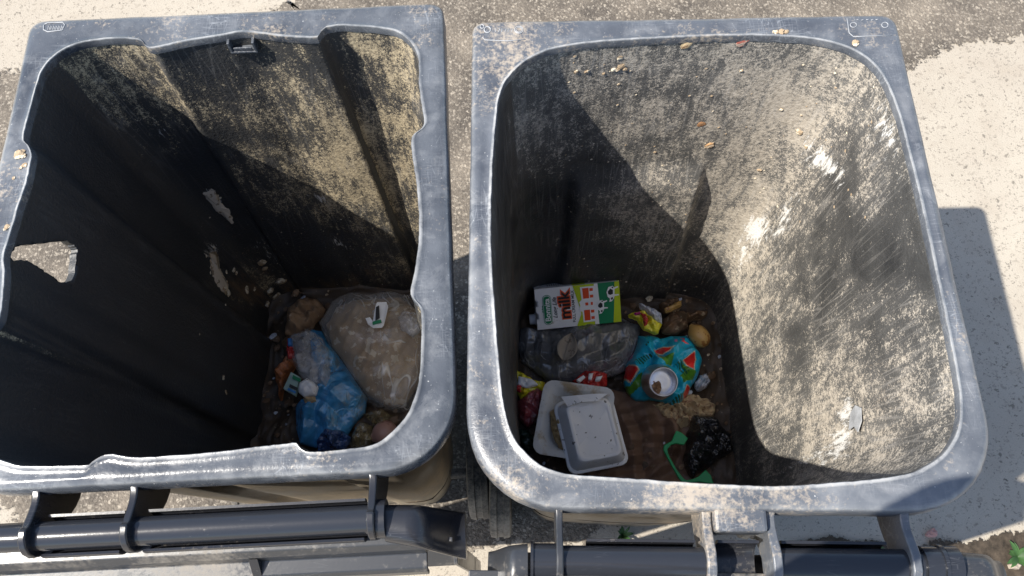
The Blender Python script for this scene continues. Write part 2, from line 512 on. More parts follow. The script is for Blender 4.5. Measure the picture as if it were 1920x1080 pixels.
# ------------------------------------------------------------------ wheelie bins
def make_bin(name, label, group, inner_px, quad, radii, aff, keys, dust_shade_fun, mats, rim_z, front_panel, splats, hole=None, seed=0, NB=420, NL=92, flutes=None):
    RZ = rim_z
    FL = 0.085                                   # inner floor height
    T = closed_spline([at(x, y, RZ)[:2] for x, y in inner_px], NB)
    nT = out_normals(T)
    ctr = T.mean(0)
    base = (float(ctr[0]), float(ctr[1]), 0.0)
    e = empty(name, base, label, 'bin', group)
    # ---- body
    (ax0, ax1, bx0, bx1), (ay0, ay1, by0, by1) = aff
    amap = lambda p: np.array([bx0 + (p[0] - ax0) / (ax1 - ax0) * (bx1 - bx0), by0 + (p[1] - ay0) / (ay1 - ay0) * (by1 - by0)])
    B = np.array([amap(p) for p in T])
    peri = np.r_[0, np.cumsum(np.linalg.norm(np.diff(np.vstack([T, T[:1]]), axis=0), axis=1))]
    L = peri[-1]
    for (kx, ky), (tx, ty), sg in keys:
        p = at(kx, ky, RZ)[:2]
        i = int(np.argmin(np.linalg.norm(T - p, axis=1)))
        dl = np.array([tx, ty]) - B[i]
        s = np.abs(peri[:-1] - peri[i]); s = np.minimum(s, L - s)
        B = B + np.exp(-(s / sg) ** 2)[:, None] * dl[None, :]
    T2 = T + nT * .0015
    zt = RZ - .004
    V, UV, dust, brown, white = [], [], [], [], []
    zs = [zt - (zt - FL - .03) * (j / (NL - 7)) ** 1.0 for j in range(NL - 6)]
    zs += [FL + .03 * (1 - math.sin(k / 6 * PI / 2)) for k in range(1, 7)]
    for j, z in enumerate(zs):
        t = (zt - z) / (zt - FL)
        rnd = 0.0
        if j >= NL - 6:
            k = j - (NL - 7); rnd = .03 * (1 - math.cos(k / 6 * PI / 2))
        for i in range(NB):
            p = T2[i] * (1 - t) + B[i] * t
            d = .0016 * nz(p[0] * 9 + seed, p[1] * 9, z * 6) + .0007 * nz(p[0] * 31, p[1] * 31 + seed, z * 14)
            d *= min(1, t * 20)
            q = p + nT[i] * (d - rnd)
            if front_panel and nT[i][1] > .75:
                x0, x1, zc, dep, lean = front_panel
                w = .012
                g = smooth(p[0], x0 + lean * (zc - z) - w, x0 + lean * (zc - z) + w) * (1 - smooth(p[0], x1 - lean * (zc - z) - w * .55, x1 - lean * (zc - z) + w * .55)) * smooth(zc - z, -.01, .07)
                q = q - nT[i] * dep * g * (1 - .3 * smooth(zc - z, .3, .6))
            if flutes and nT[i][0] < -.6:
                for yc, dep, wd in flutes:
                    g = math.exp(-((p[1] - yc) / wd) ** 2) * smooth(1 - z, .0, .03)
                    q = q + nT[i] * dep * g
            V.append((q[0], q[1], z)); UV.append((peri[i], z))
    NI = len(V)
    V.append((B[:, 0].mean(), B[:, 1].mean(), FL)); UV.append((0, 0))
    nrm = np.tile(nT, (NL, 1))
    PX = proj(np.array(V[:NI]))
    for k in range(NI):
        x, y, z = V[k]
        a, b = dust_shade_fun(x, y, z, nrm[k][0], nrm[k][1], PX[k][0], PX[k][1])
        w = 0.0
        facing = nrm[k] @ np.array([x, y]) > -.05
        for sx, sy, rx, ry, rot, amp in splats:
            if not facing: break
            dx, dy = PX[k][0] - sx, PX[k][1] - sy
            c_, s_ = math.cos(rot), math.sin(rot)
            r = ((dx * c_ + dy * s_) / rx) ** 2 + ((-dx * s_ + dy * c_) / ry) ** 2
            w = max(w, amp * math.exp(-r))
        dust.append(a); brown.append(b); white.append(w)
    dust.append(.3); brown.append(.7); white.append(0)
    F = grid_faces(NB, NL, flip=True)
    F += [(NI, (NL - 1) * NB + i, (NL - 1) * NB + (i + 1) % NB) for i in range(NB)]
    mi = [0] * len(F)
    off = len(V)
    NO = 46
    for j in range(NO):
        z = RZ - .012 - (RZ - .012 - .045) * j / (NO - 1)
        t = (zt - z) / (zt - FL)
        for i in range(NB):
            p = T2[i] * (1 - t) + B[i] * t + nT[i] * (.0055 + (.0045 if flutes and nT[i][0] < -.4 else 0))
            V.append((p[0], p[1], z)); UV.append((peri[i], z)); dust.append(.2); brown.append(0); white.append(0)
    F2 = grid_faces(NB, NO, off=off)
    F2 += [(i, (i + 1) % NB, off + (i + 1) % NB, off + i) for i in range(NB)]
    F2.append(tuple(off + (NO - 1) * NB + i for i in range(NB)))
    mi += [1] * len(F2)
    body = obj('body', V, F + F2, [M[mats[0]], M[mats[1]]], e, mi=mi, uv=UV, attrs={'dust': dust, 'brown': brown, 'white': white})
    if hole is not None:
        hv, hf = hole
        cut = obj('cutter', hv, hf, M['blackp'], e, smooth=False)
        bpy.context.view_layer.update()
        bo = body.modifiers.new('hole', 'BOOLEAN'); bo.operation = 'DIFFERENCE'; bo.object = cut; bo.solver = 'EXACT'
        dg = bpy.context.evaluated_depsgraph_get()
        nm = bpy.data.meshes.new_from_object(body.evaluated_get(dg))
        body.modifiers.clear()
        old = body.data; body.data = nm; nm.name = 'body'
        bpy.data.meshes.remove(old)
        cm = cut.data; bpy.data.objects.remove(cut); bpy.data.meshes.remove(cm)
    # ---- rim
    O0 = rounded_quad(quad, radii)
    O = np.array([ray_hit(ctr, (p - ctr) / np.linalg.norm(p - ctr), O0) for p in T])
    prof = [(-.010, 0, .0), (.0010, 0, .0), (.0024, .0010, .0), (.0022, .0032, .0), (.0004, .0052, .0), (.0002, .012, 0), (.0008, None, .35), (.0010, None, .7), (.0004, None, -.009), (-.0022, None, -.0035), (-.0060, None, -.0008), (-.034, None, .0), (-.034, None, -.004), (-.009, None, -.0045), (-.009, .006, 0)]
    V, wear = [], []
    for (dz, inn, f) in prof:
        for i in range(NB):
            dv = O[i] - T[i]; ln = np.linalg.norm(dv); dv = dv / ln
            x, y = T[i]
            rag = .0006 * nz(x * 60, y * 60, seed) + .0006 * nz(x * 170, y * 170, seed)
            if inn is not None:
                p = T[i] + dv * min(inn, ln * .4) + nT[i] * rag * (1 if inn < .003 else .5)
            elif f > 0.01:
                p = T[i] + dv * (.012 + (ln - .021) * f)
            else:
                p = O[i] + dv * f + dv * .0007 * nz(x * 25, y * 25, 3)
            wob = .0012 * nz(x * 5, y * 5, seed + 7) + .0005 * nz(x * 21, y * 21, seed)
            V.append((p[0], p[1], RZ + dz + wob))
            wear.append(1.0 if inn is not None and .0005 < inn < .0045 and dz > .0015 else (.45 if dz in (-.0022,) else 0.0))
    F = grid_faces(NB, len(prof), flip=False)
    F += [((len(prof) - 1) * NB + i, (len(prof) - 1) * NB + (i + 1) % NB, (i + 1) % NB, i) for i in range(NB)]
    rim = obj('rim', V, F, M[mats[2]], e, attrs={'wear': wear})
    me = rim.data
    bm = bmesh.new(); bm.from_mesh(me); bmesh.ops.recalc_face_normals(bm, faces=bm.faces[:]); bm.to_mesh(me); bm.free()
    me.set_sharp_from_angle(angle=math.radians(50))
    return e, body, rim, T, B


def handle_arm(e, P0, ux, uy, s, th, yr, yb, zb, rb, mat, drop=.085, hook=.01, ztop=.992, name='handle_bracket'):
    """curved plate from under the rim to round the bar, in the plane across the bar"""
    poly = [(yr + .012, ztop - .006), (yr - .004, ztop - .006)]
    for k in range(7):
        t = k / 6
        poly.append((yr - .004 + (yb + rb * .5 - yr + .004) * t, ztop - .006 + (zb + rb + .006 - ztop + .006) * (t * t * (3 - 2 * t)) - .004 * math.sin(PI * t)))
    for k in range(9):
        w = PI * .45 + PI * 1.1 * k / 8
        poly.append((yb + (rb + .007) * math.cos(w), zb + (rb + hook) * math.sin(w)))
    for k in range(6):
        t = k / 5
        poly.append((yb + rb * .4 + (yr + .012 - yb - rb * .4) * t, zb - rb - hook - (ztop - drop - (zb - rb - hook)) * 0 - (drop - .05) * t * (2 - t)))
    V, Fc = prism(poly, (P0[0], P0[1], 0), (uy[0], uy[1], 0), (0, 0, 1), (ux[0], ux[1], 0), s - th / 2, s + th / 2)
    return obj(name, V, Fc, mat, e, smooth=True, bevel=.0016, autosmooth=35)


def bar_seg(e, P0, ux, uy, s0, s1, yb, zb, rb, mat, name='handle_bar', sag=0.0, n=26):
    pts = []
    for k in range(7):
        s = s0 + (s1 - s0) * k / 6
        p = np.array(P0) + np.array(ux) * s + np.array(uy) * yb
        pts.append((p[0], p[1], zb - sag * math.sin(PI * k / 6)))
    V, F = tube(pts, rb, n)
    return obj(name, V, F, mat, e, autosmooth=40)


def make_wheel(e, x, y, r, w, ux):
    """tyre with tread blocks, spoked hub"""
    a = math.atan2(ux[1], ux[0])
    def T_(p): return (x + p[0] * math.cos(a) - p[1] * math.sin(a), y + p[0] * math.sin(a) + p[1] * math.cos(a), r + p[2])
    prof = [(-.5, .62), (-.5, .90), (-.44, .97), (-.16, 1.0), (-.14, .965), (.14, .965), (.16, 1.0), (.44, .97), (.5, .90), (.5, .62)]
    n = 44
    V = []
    for h, q in prof:
        for k in range(n):
            th = 2 * PI * k / n
            rr = r * q * (1 - (.012 if (k % 2 and q > .93) else 0))
            V.append(T_((h * w, rr * math.cos(th), rr * math.sin(th))))
    F = grid_faces(n, len(prof), flip=True) + [((len(prof) - 1) * n + k, (len(prof) - 1) * n + (k + 1) % n, (k + 1) % n, k) for k in range(n)]
    wheel = obj('wheel', V, F, M['tyre'], e, autosmooth=30)
    V, F = [], []
    prof = [(-.36, .12), (-.40, .22), (-.20, .26), (-.2, .60), (-.34, .625), (.34, .625), (.2, .60), (.2, .26), (.40, .22), (.36, .12)]
    for h, q in prof:
        for k in range(n):
            th = 2 * PI * k / n
            V.append(T_((h * w, r * q * math.cos(th), r * q * math.sin(th))))
    F = grid_faces(n, len(prof), flip=True) + [((len(prof) - 1) * n + k, (len(prof) - 1) * n + (k + 1) % n, (k + 1) % n, k) for k in range(n)]
    obj('hub', V, F, M['blackp'], wheel, autosmooth=30)
    return wheel


def make_lid(e, P0, ux, uy, s0, s1, ytop, ztop, ybot, zbot, depth, mat, ear_r, ear_l):
    """lid thrown right back: a shallow tray hanging from the bar, its hollow side turned away from the bin"""
    P0 = np.array(P0); ux = np.array(ux); uy = np.array(uy)
    def W(s, y, z): p = P0 + ux * s + uy * y; return (p[0], p[1], z)
    nu, nv = 40, 44
    th = .0045
    hgt = ztop - zbot
    V = []
    def surf(a, b, off):
        s = s0 + (s1 - s0) * a
        # rounded far corners
        sag = .0
        z = ztop - hgt * b
        y = ytop + (ybot - ytop) * b
        ea = min(a, 1 - a) * (s1 - s0); eb = (1 - b) * hgt
        dome = depth * smooth(ea, 0, .05) * smooth(eb, -.01, .06) * smooth(b * hgt, -.02, .04)
        rib = .006 * (smooth(abs(a - .5), .16, .18) - smooth(abs(a - .5), .30, .32)) * smooth(b, .12, .18) * (1 - smooth(b, .80, .88))
        return W(s, y + dome + rib + off, z)
    for off in (0, -th):
        for j in range(nv):
            for i in range(nu): V.append(surf(i / (nu - 1), j / (nv - 1), off))
    F = grid_faces(nu, nv, closed_u=False, flip=True) + grid_faces(nu, nv, closed_u=False, off=nu * nv)
    o2 = nu * nv
    for j in range(nv - 1):
        F.append((j * nu, (j + 1) * nu, (j + 1) * nu + o2, j * nu + o2))
        F.append((j * nu + nu - 1, j * nu + nu - 1 + o2, (j + 1) * nu + nu - 1 + o2, (j + 1) * nu + nu - 1))
    for i in range(nu - 1):
        F.append((i, i + o2, i + 1 + o2, i + 1))
        q = (nv - 1) * nu
        F.append((q + i, q + i + 1, q + i + 1 + o2, q + i + o2))
    lid = obj('lid', V, F, mat, e, autosmooth=45)
    # edge channel along the hinge side: stepped section
    sec = [(ytop + .012, ztop + .018), (ytop - .006, ztop + .016), (ytop - .012, ztop + .006), (ytop - .014, ztop - .014), (ytop - .030, ztop - .018), (ytop - .034, ztop - .024), (ytop - .036, ztop - .040), (ytop - .031, ztop - .040), (ytop - .029, ztop - .024), (ytop - .009, ztop - .020), (ytop - .007, ztop + .004), (ytop - .003, ztop + .010), (ytop + .012, ztop + .012)]
    V, Fc = prism([(a, b) for a, b in sec], (P0[0], P0[1], 0), (uy[0], uy[1], 0), (0, 0, 1), (ux[0], ux[1], 0), s0 - .004, s1 - .030)
    obj('hinge_channel', V, Fc, mat, lid, smooth=False, bevel=.0012)
    for k in range(2):
        s = s0 + .03 + (s1 - s0) * (.0, .555)[k]
        V, Fc = prism([(ytop - .030, ztop - .018), (ytop - .013, ztop + .004), (ytop - .0125, ztop - .0175)], (P0[0], P0[1], 0), (uy[0], uy[1], 0), (0, 0, 1), (ux[0], ux[1], 0), s - .005, s + .005)
        obj('stiffener', V, Fc, M['blackp'], lid, smooth=False)
    # flange down both sides
    for s in (s0, s1):
        V, Fc = prism([(ytop - .026, ztop - .05), (ytop + .0, ztop - .04), (ybot + .0, zbot + .03), (ybot - .028, zbot + .03)], (P0[0], P0[1], 0), (uy[0], uy[1], 0), (0, 0, 1), (ux[0], ux[1], 0), s - .0025, s + .0025)
        obj('side_flange', V, Fc, mat, lid, smooth=False, bevel=.001)
    return lid


def hinge_trough(lid, P0, ux, uy, s0, s1, yb, zb, r, mat):
    """half pipe of the lid that cradles the bar from below"""
    sec = []
    n = 18
    for k in range(n + 1):
        w = math.radians(14 - 212 * k / n); sec.append((yb + r * math.cos(w), zb + r * math.sin(w)))
    for k in range(n, -1, -1):
        w = math.radians(14 - 212 * k / n); sec.append((yb + (r - .003) * math.cos(w), zb + (r - .003) * math.sin(w)))
    V, F = prism(sec, (P0[0], P0[1], 0), (uy[0], uy[1], 0), (0, 0, 1), (ux[0], ux[1], 0), s0, s1)
    m = len(sec)
    F = F[2:] + [(i, i + 1, m - 2 - i, m - 1 - i) for i in range(n)] + [(i + m, m - 1 - i + m, m - 2 - i + m, i + 1 + m) for i in range(n)]
    o = obj('hinge_trough', V, F, mat, lid, autosmooth=40)
    bm = bmesh.new(); bm.from_mesh(o.data); bmesh.ops.recalc_face_normals(bm, faces=bm.faces[:]); bm.to_mesh(o.data); bm.free()
    return o


# ---- left, fluted bin
LQ = [(-.660, .808), (-.080, .812), (-.067, .162), (-.652, .155)]
L_in = [(80, 135), (100, 110), (130, 90), (170, 79), (220, 74), (262, 77), (274, 88), (283, 93), (300, 90), (350, 79), (415, 69), (445, 63), (470, 63), (530, 70), (590, 73), (600, 66), (608, 56), (620, 52), (650, 50), (730, 57), (762, 73), (780, 96), (785, 122), (786, 165), (792, 205), (795, 230), (788, 244), (774, 255), (771, 270), (774, 300), (780, 340), (785, 400), (785, 450), (779, 500), (772, 535), (770, 550), (775, 562), (786, 574), (790, 590), (790, 640), (787, 700), (776, 750), (750, 795), (705, 832), (650, 842), (590, 847), (568, 844), (556, 834), (540, 831), (400, 848), (262, 857), (212, 851), (190, 856), (172, 868), (160, 872), (60, 874), (25, 869), (-20, 850), (-50, 810), (-60, 770), (-50, 700), (-32, 650), (-22, 628), (-6, 612), (1, 602), (6, 580), (12, 520), (10, 480), (22, 440), (37, 390), (52, 345), (60, 305), (62, 290), (56, 276), (47, 264), (50, 240), (62, 195), (72, 160)]


def dust_shade_left(x, y, z, nx, ny, px, py):  # wall shade is painted in by thinning the dust
    b = 0.0
    if ny > .55:                                             # front wall: golden sand, thicker to the right and lower, cut back far down to paint shade
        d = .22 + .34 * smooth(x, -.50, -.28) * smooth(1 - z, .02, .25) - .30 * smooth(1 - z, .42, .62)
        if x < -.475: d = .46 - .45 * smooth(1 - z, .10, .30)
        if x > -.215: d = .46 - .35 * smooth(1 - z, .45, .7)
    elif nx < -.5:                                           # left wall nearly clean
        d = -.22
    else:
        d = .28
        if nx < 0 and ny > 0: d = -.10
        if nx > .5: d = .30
    # food stuck in the corner above the rubbish
    g = math.exp(-((px - 470) / 75) ** 2 - ((py - 540) / 75) ** 2)
    d += .42 * g
    b = max(b, .55 * g, .50 * smooth(.42 - z, 0, .25) * smooth(px, 430, 520))
    return d, b


L_splats = [(405, 375, 24, 9, 1.0, .95), (400, 480, 40, 12, 1.2, .62), (300, 240, 60, 14, .9, .35), (600, 372, 26, 8, .3, .62), (180, 110, 40, 12, .7, .35), (635, 455, 26, 10, .5, .5), (500, 470, 60, 22, .8, .30), (265, 620, 30, 12, .6, .3)]
_hp = [(18, 466), (28, 462), (70, 457), (112, 454), (124, 462), (131, 470), (128, 486), (129, 508), (124, 526), (114, 530), (104, 531), (92, 520), (74, 510), (60, 500), (44, 491), (30, 488), (17, 492), (11, 480)]


def hole_cutter():
    # the torn hole lies in the left side wall: trace it on that wall's plane
    A, Bp = [], []
    c = np.array([0, 0, CAM_H])
    pts = []
    for k, (x, y) in enumerate(_hp):
        x2, y2 = _hp[(k + 1) % len(_hp)]
        for j in range(4):
            f = j / 4
            pts.append((x + (x2 - x) * f + random.uniform(-1.3, 1.3), y + (y2 - y) * f + random.uniform(-1.3, 1.3)))
    for x, y in pts:
        d = (x - 960) / FPX * _R + (540 - y) / FPX * _U + _F
        # wall plane x = -0.628 + 0.085*(1-z)
        s = (-.628 + .085 * (1 - CAM_H)) / (d[0] + .085 * d[2])
        p = c + d * s
        A.append((p[0] + .022, p[1], p[2] + .004)); Bp.append((p[0] - .05, p[1], p[2] - .01))
    n = len(A)
    V = A + Bp
    Fc = [tuple(range(n)), tuple(range(2 * n - 1, n - 1, -1))] + [(i, i + n, (i + 1) % n + n, (i + 1) % n) for i in range(n)]
    bm = bmesh.new()
    vs = [bm.verts.new(v) for v in V]
    for f in Fc: bm.faces.new([vs[i] for i in f])
    bmesh.ops.recalc_face_normals(bm, faces=bm.faces[:])
    bmesh.ops.triangulate(bm, faces=bm.faces[:])
    bm.verts.index_update()
    V = [v.co[:] for v in bm.verts]; Fc = [[v.index for v in f.verts] for f in bm.faces]
    bm.free()
    return V, Fc


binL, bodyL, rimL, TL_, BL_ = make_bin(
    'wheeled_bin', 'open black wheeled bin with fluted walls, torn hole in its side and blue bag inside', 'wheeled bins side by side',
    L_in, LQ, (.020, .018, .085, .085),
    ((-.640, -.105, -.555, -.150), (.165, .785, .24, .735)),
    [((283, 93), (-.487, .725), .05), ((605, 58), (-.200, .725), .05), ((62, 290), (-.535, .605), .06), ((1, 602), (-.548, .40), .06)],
    dust_shade_left, ('in_a', 'out_a', 'rim_a'), 1.0, None, L_splats, hole=hole_cutter(), seed=1.0, flutes=((.372, .0085, .013), (.60, -.005, .012)))

ux = np.array([.585, .007]); ux /= np.linalg.norm(ux); uy = np.array([-ux[1], ux[0]]); P0 = np.array([-.652, .155])
ybL, zbL, rbL = -.046, .972, .0158
for sx in (75, 256, 700):
    p = at(sx, 905, .98)[:2]
    handle_arm(binL, P0, ux, uy, float((p - P0) @ ux), .0085, .006, ybL, zbL, rbL, M['blackp'], drop=.10, hook=.012)
s1_, s2_, s3_ = [float((at(a, 905, .98)[:2] - P0) @ ux) for a in (75, 256, 700)]
bar_seg(binL, P0, ux, uy, s1_ - .12, s1_, ybL, zbL, rbL, M['bar'])
bar_seg(binL, P0, ux, uy, s1_, s2_, ybL, zbL, rbL, M['bar'])
bar_seg(binL, P0, ux, uy, s2_, s3_, ybL, zbL, rbL, M['bar'])
lidL = make_lid(binL, P0, ux, uy, .0, .572, -.066, .935, -.050, .30, .035, M['lid'], None, None)


def hinge_ear(lid, P0, ux, uy, s, dirn, yb, zb, r, mat, ln=.085):
    """bent end of the lid that runs from the bar out to the lid's edge"""
    pts, rad = [], []
    n = 12
    V = []
    m = 22
    for k in range(n):
        t = k / (n - 1)
        ss = s + dirn * ln * t
        drop = .055 * smooth(t, .35, 1.0)
        yy = yb - .012 * t
        sy = r * (1.0 + .35 * t); sz = r * (1 - .35 * smooth(t, .4, 1))
        for q in range(m):
            w = 2 * PI * q / m
            c_, s_ = math.cos(w), math.sin(w)
            a = abs(c_) ** .8 * (1 if c_ > 0 else -1) * sy; b = abs(s_) ** .8 * (1 if s_ > 0 else -1) * sz
            p = np.array(P0) + np.array(ux) * ss + np.array(uy) * (yy + a)
            V.append((p[0], p[1], zb - drop + b))
    F = grid_faces(m, n, flip=dirn < 0) + [tuple(range(m)) if dirn < 0 else tuple(range(m - 1, -1, -1)), tuple(range((n - 1) * m, n * m)) if dirn > 0 else tuple(range(n * m - 1, (n - 1) * m - 1, -1))]
    return obj('hinge_end', V, F, mat, lid, autosmooth=50)


hinge_ear(lidL, P0, ux, uy, s3_ + .012, 1, ybL - .004, zbL - .010, .020, M['blackp'], .085)
for a_, b_ in ((s1_ + .012, s2_ - .012), (s2_ + .014, s3_ - .010)):
    hinge_trough(lidL, P0, ux, uy, a_, b_, ybL, zbL - .004, .0235, M['blackp'])
bar_seg(binL, P0, ux, uy, s3_ + .002, s3_ + .014, ybL, zbL, .021, M['blackp'], name='hinge_collar')
for wx, wy in ((-.088, .312), (-.578, .312)):
    make_wheel(binL, wx, wy, .1, .045, ux)
V, F = tube([(-.60, .312, .1), (-.066, .312, .1)], .011, 12)
obj('axle', V, F, M['tyre'], binL, autosmooth=40)

# ---- right, smooth bin
RQ = [(-.041, .776), (.543, .760), (.521, .091), (-.061, .119)]
R_in = [(934, 200), (945, 160), (975, 124), (1015, 101), (1060, 89), (1140, 80), (1250, 73), (1350, 69), (1460, 70), (1540, 78), (1600, 96), (1640, 125), (1665, 165), (1685, 220), (1705, 300), (1725, 380), (1740, 450), (1757, 530), (1776, 620), (1790, 690), (1798, 750), (1794, 805), (1773, 843), (1740, 871), (1700, 888), (1640, 898), (1560, 905), (1470, 911), (1400, 910), (1300, 905), (1200, 898), (1120, 893), (1060, 888), (1015, 872), (983, 846), (962, 815), (948, 770), (940, 720), (930, 600), (923, 500), (921, 420), (924, 320), (928, 260)]


def dust_shade_right(x, y, z, nx, ny, px, py):  # dust thinned low and front left, painting the rim's shade on the wall
    h = 1 - z
    G = lambda cx, cy, rx, ry: math.exp(-((px - cx) / rx) ** 2 - ((py - cy) / ry) ** 2)
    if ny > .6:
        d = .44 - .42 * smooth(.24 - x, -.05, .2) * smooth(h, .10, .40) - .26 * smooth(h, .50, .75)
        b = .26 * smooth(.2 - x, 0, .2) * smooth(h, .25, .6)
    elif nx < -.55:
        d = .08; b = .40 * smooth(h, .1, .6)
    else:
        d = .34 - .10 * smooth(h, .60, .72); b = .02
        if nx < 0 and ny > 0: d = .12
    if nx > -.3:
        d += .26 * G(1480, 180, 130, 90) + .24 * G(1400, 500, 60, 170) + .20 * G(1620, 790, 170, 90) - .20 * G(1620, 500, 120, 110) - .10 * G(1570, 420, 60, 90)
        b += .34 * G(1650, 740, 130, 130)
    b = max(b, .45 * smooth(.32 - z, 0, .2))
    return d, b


R_splats = [(1418, 432, 26, 40, .3, .85), (1540, 300, 60, 24, .8, .7), (1660, 240, 20, 70, -.25, .6), (1585, 775, 16, 36, .2, .72), (1578, 825, 24, 44, .3, .75), (1555, 850, 56, 30, -.4, .5), (1515, 862, 60, 20, -.3, .42), (1420, 440, 60, 70, .3, .28), (1650, 260, 40, 60, -.3, .3), (1470, 410, 20, 60, .4, .55), (1330, 120, 30, 12, 0, .3), (1395, 470, 18, 60, .2, .5)]
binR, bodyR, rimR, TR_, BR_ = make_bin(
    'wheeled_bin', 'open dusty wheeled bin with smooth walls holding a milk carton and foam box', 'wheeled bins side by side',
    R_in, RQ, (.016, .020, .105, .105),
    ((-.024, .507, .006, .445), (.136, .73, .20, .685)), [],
    dust_shade_right, ('in_b', 'out_b', 'rim_b'), 1.0, (.115, .335, .70, .020, -.03), R_splats, seed=5.0)
ux = np.array([.582, -.028]); ux /= np.linalg.norm(ux); uy = np.array([-ux[1], ux[0]]); P0 = np.array([-.061, .119])
ybR, zbR, rbR = -.052, .975, .0172
arm_px = (1048, 1322, 1440, 1690)
arm_s = [float((at(a, 955, .98)[:2] - P0) @ ux) for a in arm_px]
for s, th in zip(arm_s, (.0075, .010, .010, .010)):
    handle_arm(binR, P0, ux, uy, s, th, .006, ybR, zbR, rbR, M['rim_b'] if th > .008 else M['lid'], drop=.08, hook=.006)
bar_seg(binR, P0, ux, uy, arm_s[0] - .028, arm_s[0], ybR, zbR, rbR + .002, M['bar'], name='hinge_collar')
bar_seg(binR, P0, ux, uy, arm_s[0] - .031, arm_s[0] - .028, ybR, zbR, rbR + .004, M['blackp'], name='hinge_collar')
bar_seg(binR, P0, ux, uy, arm_s[0], arm_s[1], ybR, zbR, rbR, M['bar'])
bar_seg(binR, P0, ux, uy, arm_s[2], arm_s[3] + .012, ybR, zbR, rbR, M['bar'])
bar_seg(binR, P0, ux, uy, arm_s[3] + .012, arm_s[3] + .050, ybR, zbR, rbR + .0035, M['bar'], name='hinge_collar')
bar_seg(binR, P0, ux, uy, arm_s[3] + .030, arm_s[3] + .034, ybR, zbR, rbR + .0055, M['bar'], name='hinge_collar')
# thick middle of the rear rim
cs = (arm_s[1] + arm_s[2]) / 2
p = P0 + ux * cs + uy * -.006
V, F = box(p[0], p[1], .979, arm_s[2] - arm_s[1] - .012, .030, .034, math.atan2(ux[1], ux[0]))
obj('rim_block', V, F, M['rim_b'], binR, smooth=False, bevel=.004)
lidR = make_lid(binR, P0, ux, uy, .008, .572, -.072, .935, -.055, .30, .035, M['lid'], None, None)
hinge_ear(lidR, P0, ux, uy, arm_s[0] - .034, -1, ybR - .002, zbR - .006, .021, M['lid'], .045)
hinge_ear(lidR, P0, ux, uy, arm_s[3] + .052, 1, ybR - .004, zbR - .012, .020, M['lid'], .08)
for a_, b_ in ((arm_s[0] + .03, arm_s[1] - .012), (arm_s[1] + .012, arm_s[2] - .012), (arm_s[2] + .012, arm_s[3] - .02)):
    hinge_trough(lidR, P0, ux, uy, a_, b_, ybR, zbR - .005, .0250, M['blackp'])
for wx, wy in ((-.040, .272), (.487, .25)):
    make_wheel(binR, wx, wy, .1, .045, ux)
V, F = tube([(-.062, .272, .1), (.508, .25, .1)], .011, 12)
obj('axle', V, F, M['tyre'], binR, autosmooth=40)


# ------------------------------------------------------------------ rubbish: materials
def crease_lines(t, c, scale, width=.05, seed=0.0):
    """fine bent lines where film has been folded"""
    out = None
    for k, rot in enumerate((.6, 2.2)):
        n = t.noise(t.map(c, (1, .33, 1), (0, 0, rot + seed), (k * 3.0, 0, 0)), scale * .9, 2, .5, .6)
        l = t.rng(t.math('ABSOLUTE', t.math('SUBTRACT', n, .5)), 0, width * .55, 1, 0)
        out = l if out is None else t.math('MAXIMUM', out, l)
    return t.math('MULTIPLY', out, t.rng(t.noise(c, scale * .6, 2), .44, .62))


def mat_film(name, tint, opac, rough=.16, dirt=None, dth=.6, bump=.35, bscale=38, white=.85):
    """thin plastic film: see-through, wrinkled, creases whitened by stress and for painted-in highlights, with grime on it"""
    t = NT(name)
    c = t.coord()
    n1 = t.noise(c, bscale, 2, .5, 1.0)
    cr = crease_lines(t, c, bscale * .8)
    col = t.mix(t.rng(n1, .35, .65), tuple(x * .75 for x in tint), tint)
    al = t.rng(t.noise(c, 9, 3), .3, .7, opac * .6, min(1, opac * 1.3))
    if dirt:
        dm = t.rng(t.noise(c, 14, 5, .7), dth, dth + .12)
        col = t.mix(dm, col, dirt)
        al = t.math('MAXIMUM', al, t.math('MULTIPLY', dm, .8))
    col = t.mix(t.math('MULTIPLY', cr, white), col, (.85, .84, .80))
    al = t.math('MAXIMUM', al, t.math('MULTIPLY', cr, white * .9))
    return t.fin(col, rough, t.bump(t.math('ADD', n1, t.math('MULTIPLY', cr, .3)), bump, .010), Alpha=al, **{'Specular IOR Level': 1.0, 'Coat Weight': .6, 'Coat Roughness': .08})


def mat_bagp(name, col, rough=.25, bump=.5, bscale=45, dirt=None, dth=.62, spec=.8, white=.25):
    t = NT(name)
    c = t.coord()
    n1 = t.noise(c, bscale, 2, .5, 1.4)
    cr = crease_lines(t, c, bscale)
    cc = t.mix(t.rng(n1, .3, .7), tuple(x * .7 for x in col), tuple(min(1, x * 1.2) for x in col))
    if dirt:
        cc = t.mix(t.math('MULTIPLY', t.rng(t.noise(c, 17, 5, .7), dth, dth + .1), .8), cc, dirt)
    cc = t.mix(t.math('MULTIPLY', cr, white), cc, tuple(min(1, x * 2 + .12) for x in col))
    return t.fin(cc, rough, t.bump(t.math('ADD', n1, t.math('MULTIPLY', cr, .25)), bump, .010), **{'Specular IOR Level': spec, 'Coat Weight': .3, 'Coat Roughness': .14})


def mat_specks(name, col, speck, scale, th, rough=.6, col2=None, stain=None, sth=.53):
    t = NT(name)
    c = t.coord()
    n = t.noise(c, 22, 4)
    cc = t.mix(n, col, col2 or tuple(x * .85 for x in col))
    if stain:
        cc = t.mix(t.math('MULTIPLY', t.rng(t.noise(c, 20, 5, .65), sth, sth + .13), .75), cc, stain)
    cc = t.mix(t.math('MULTIPLY', t.rng(t.noise(c, scale, 3, .6), th, th + .03), .85), cc, speck)
    return t.fin(cc, rough, t.bump(t.noise(c, 140, 3), .12, .001), **{'Specular IOR Level': .4})


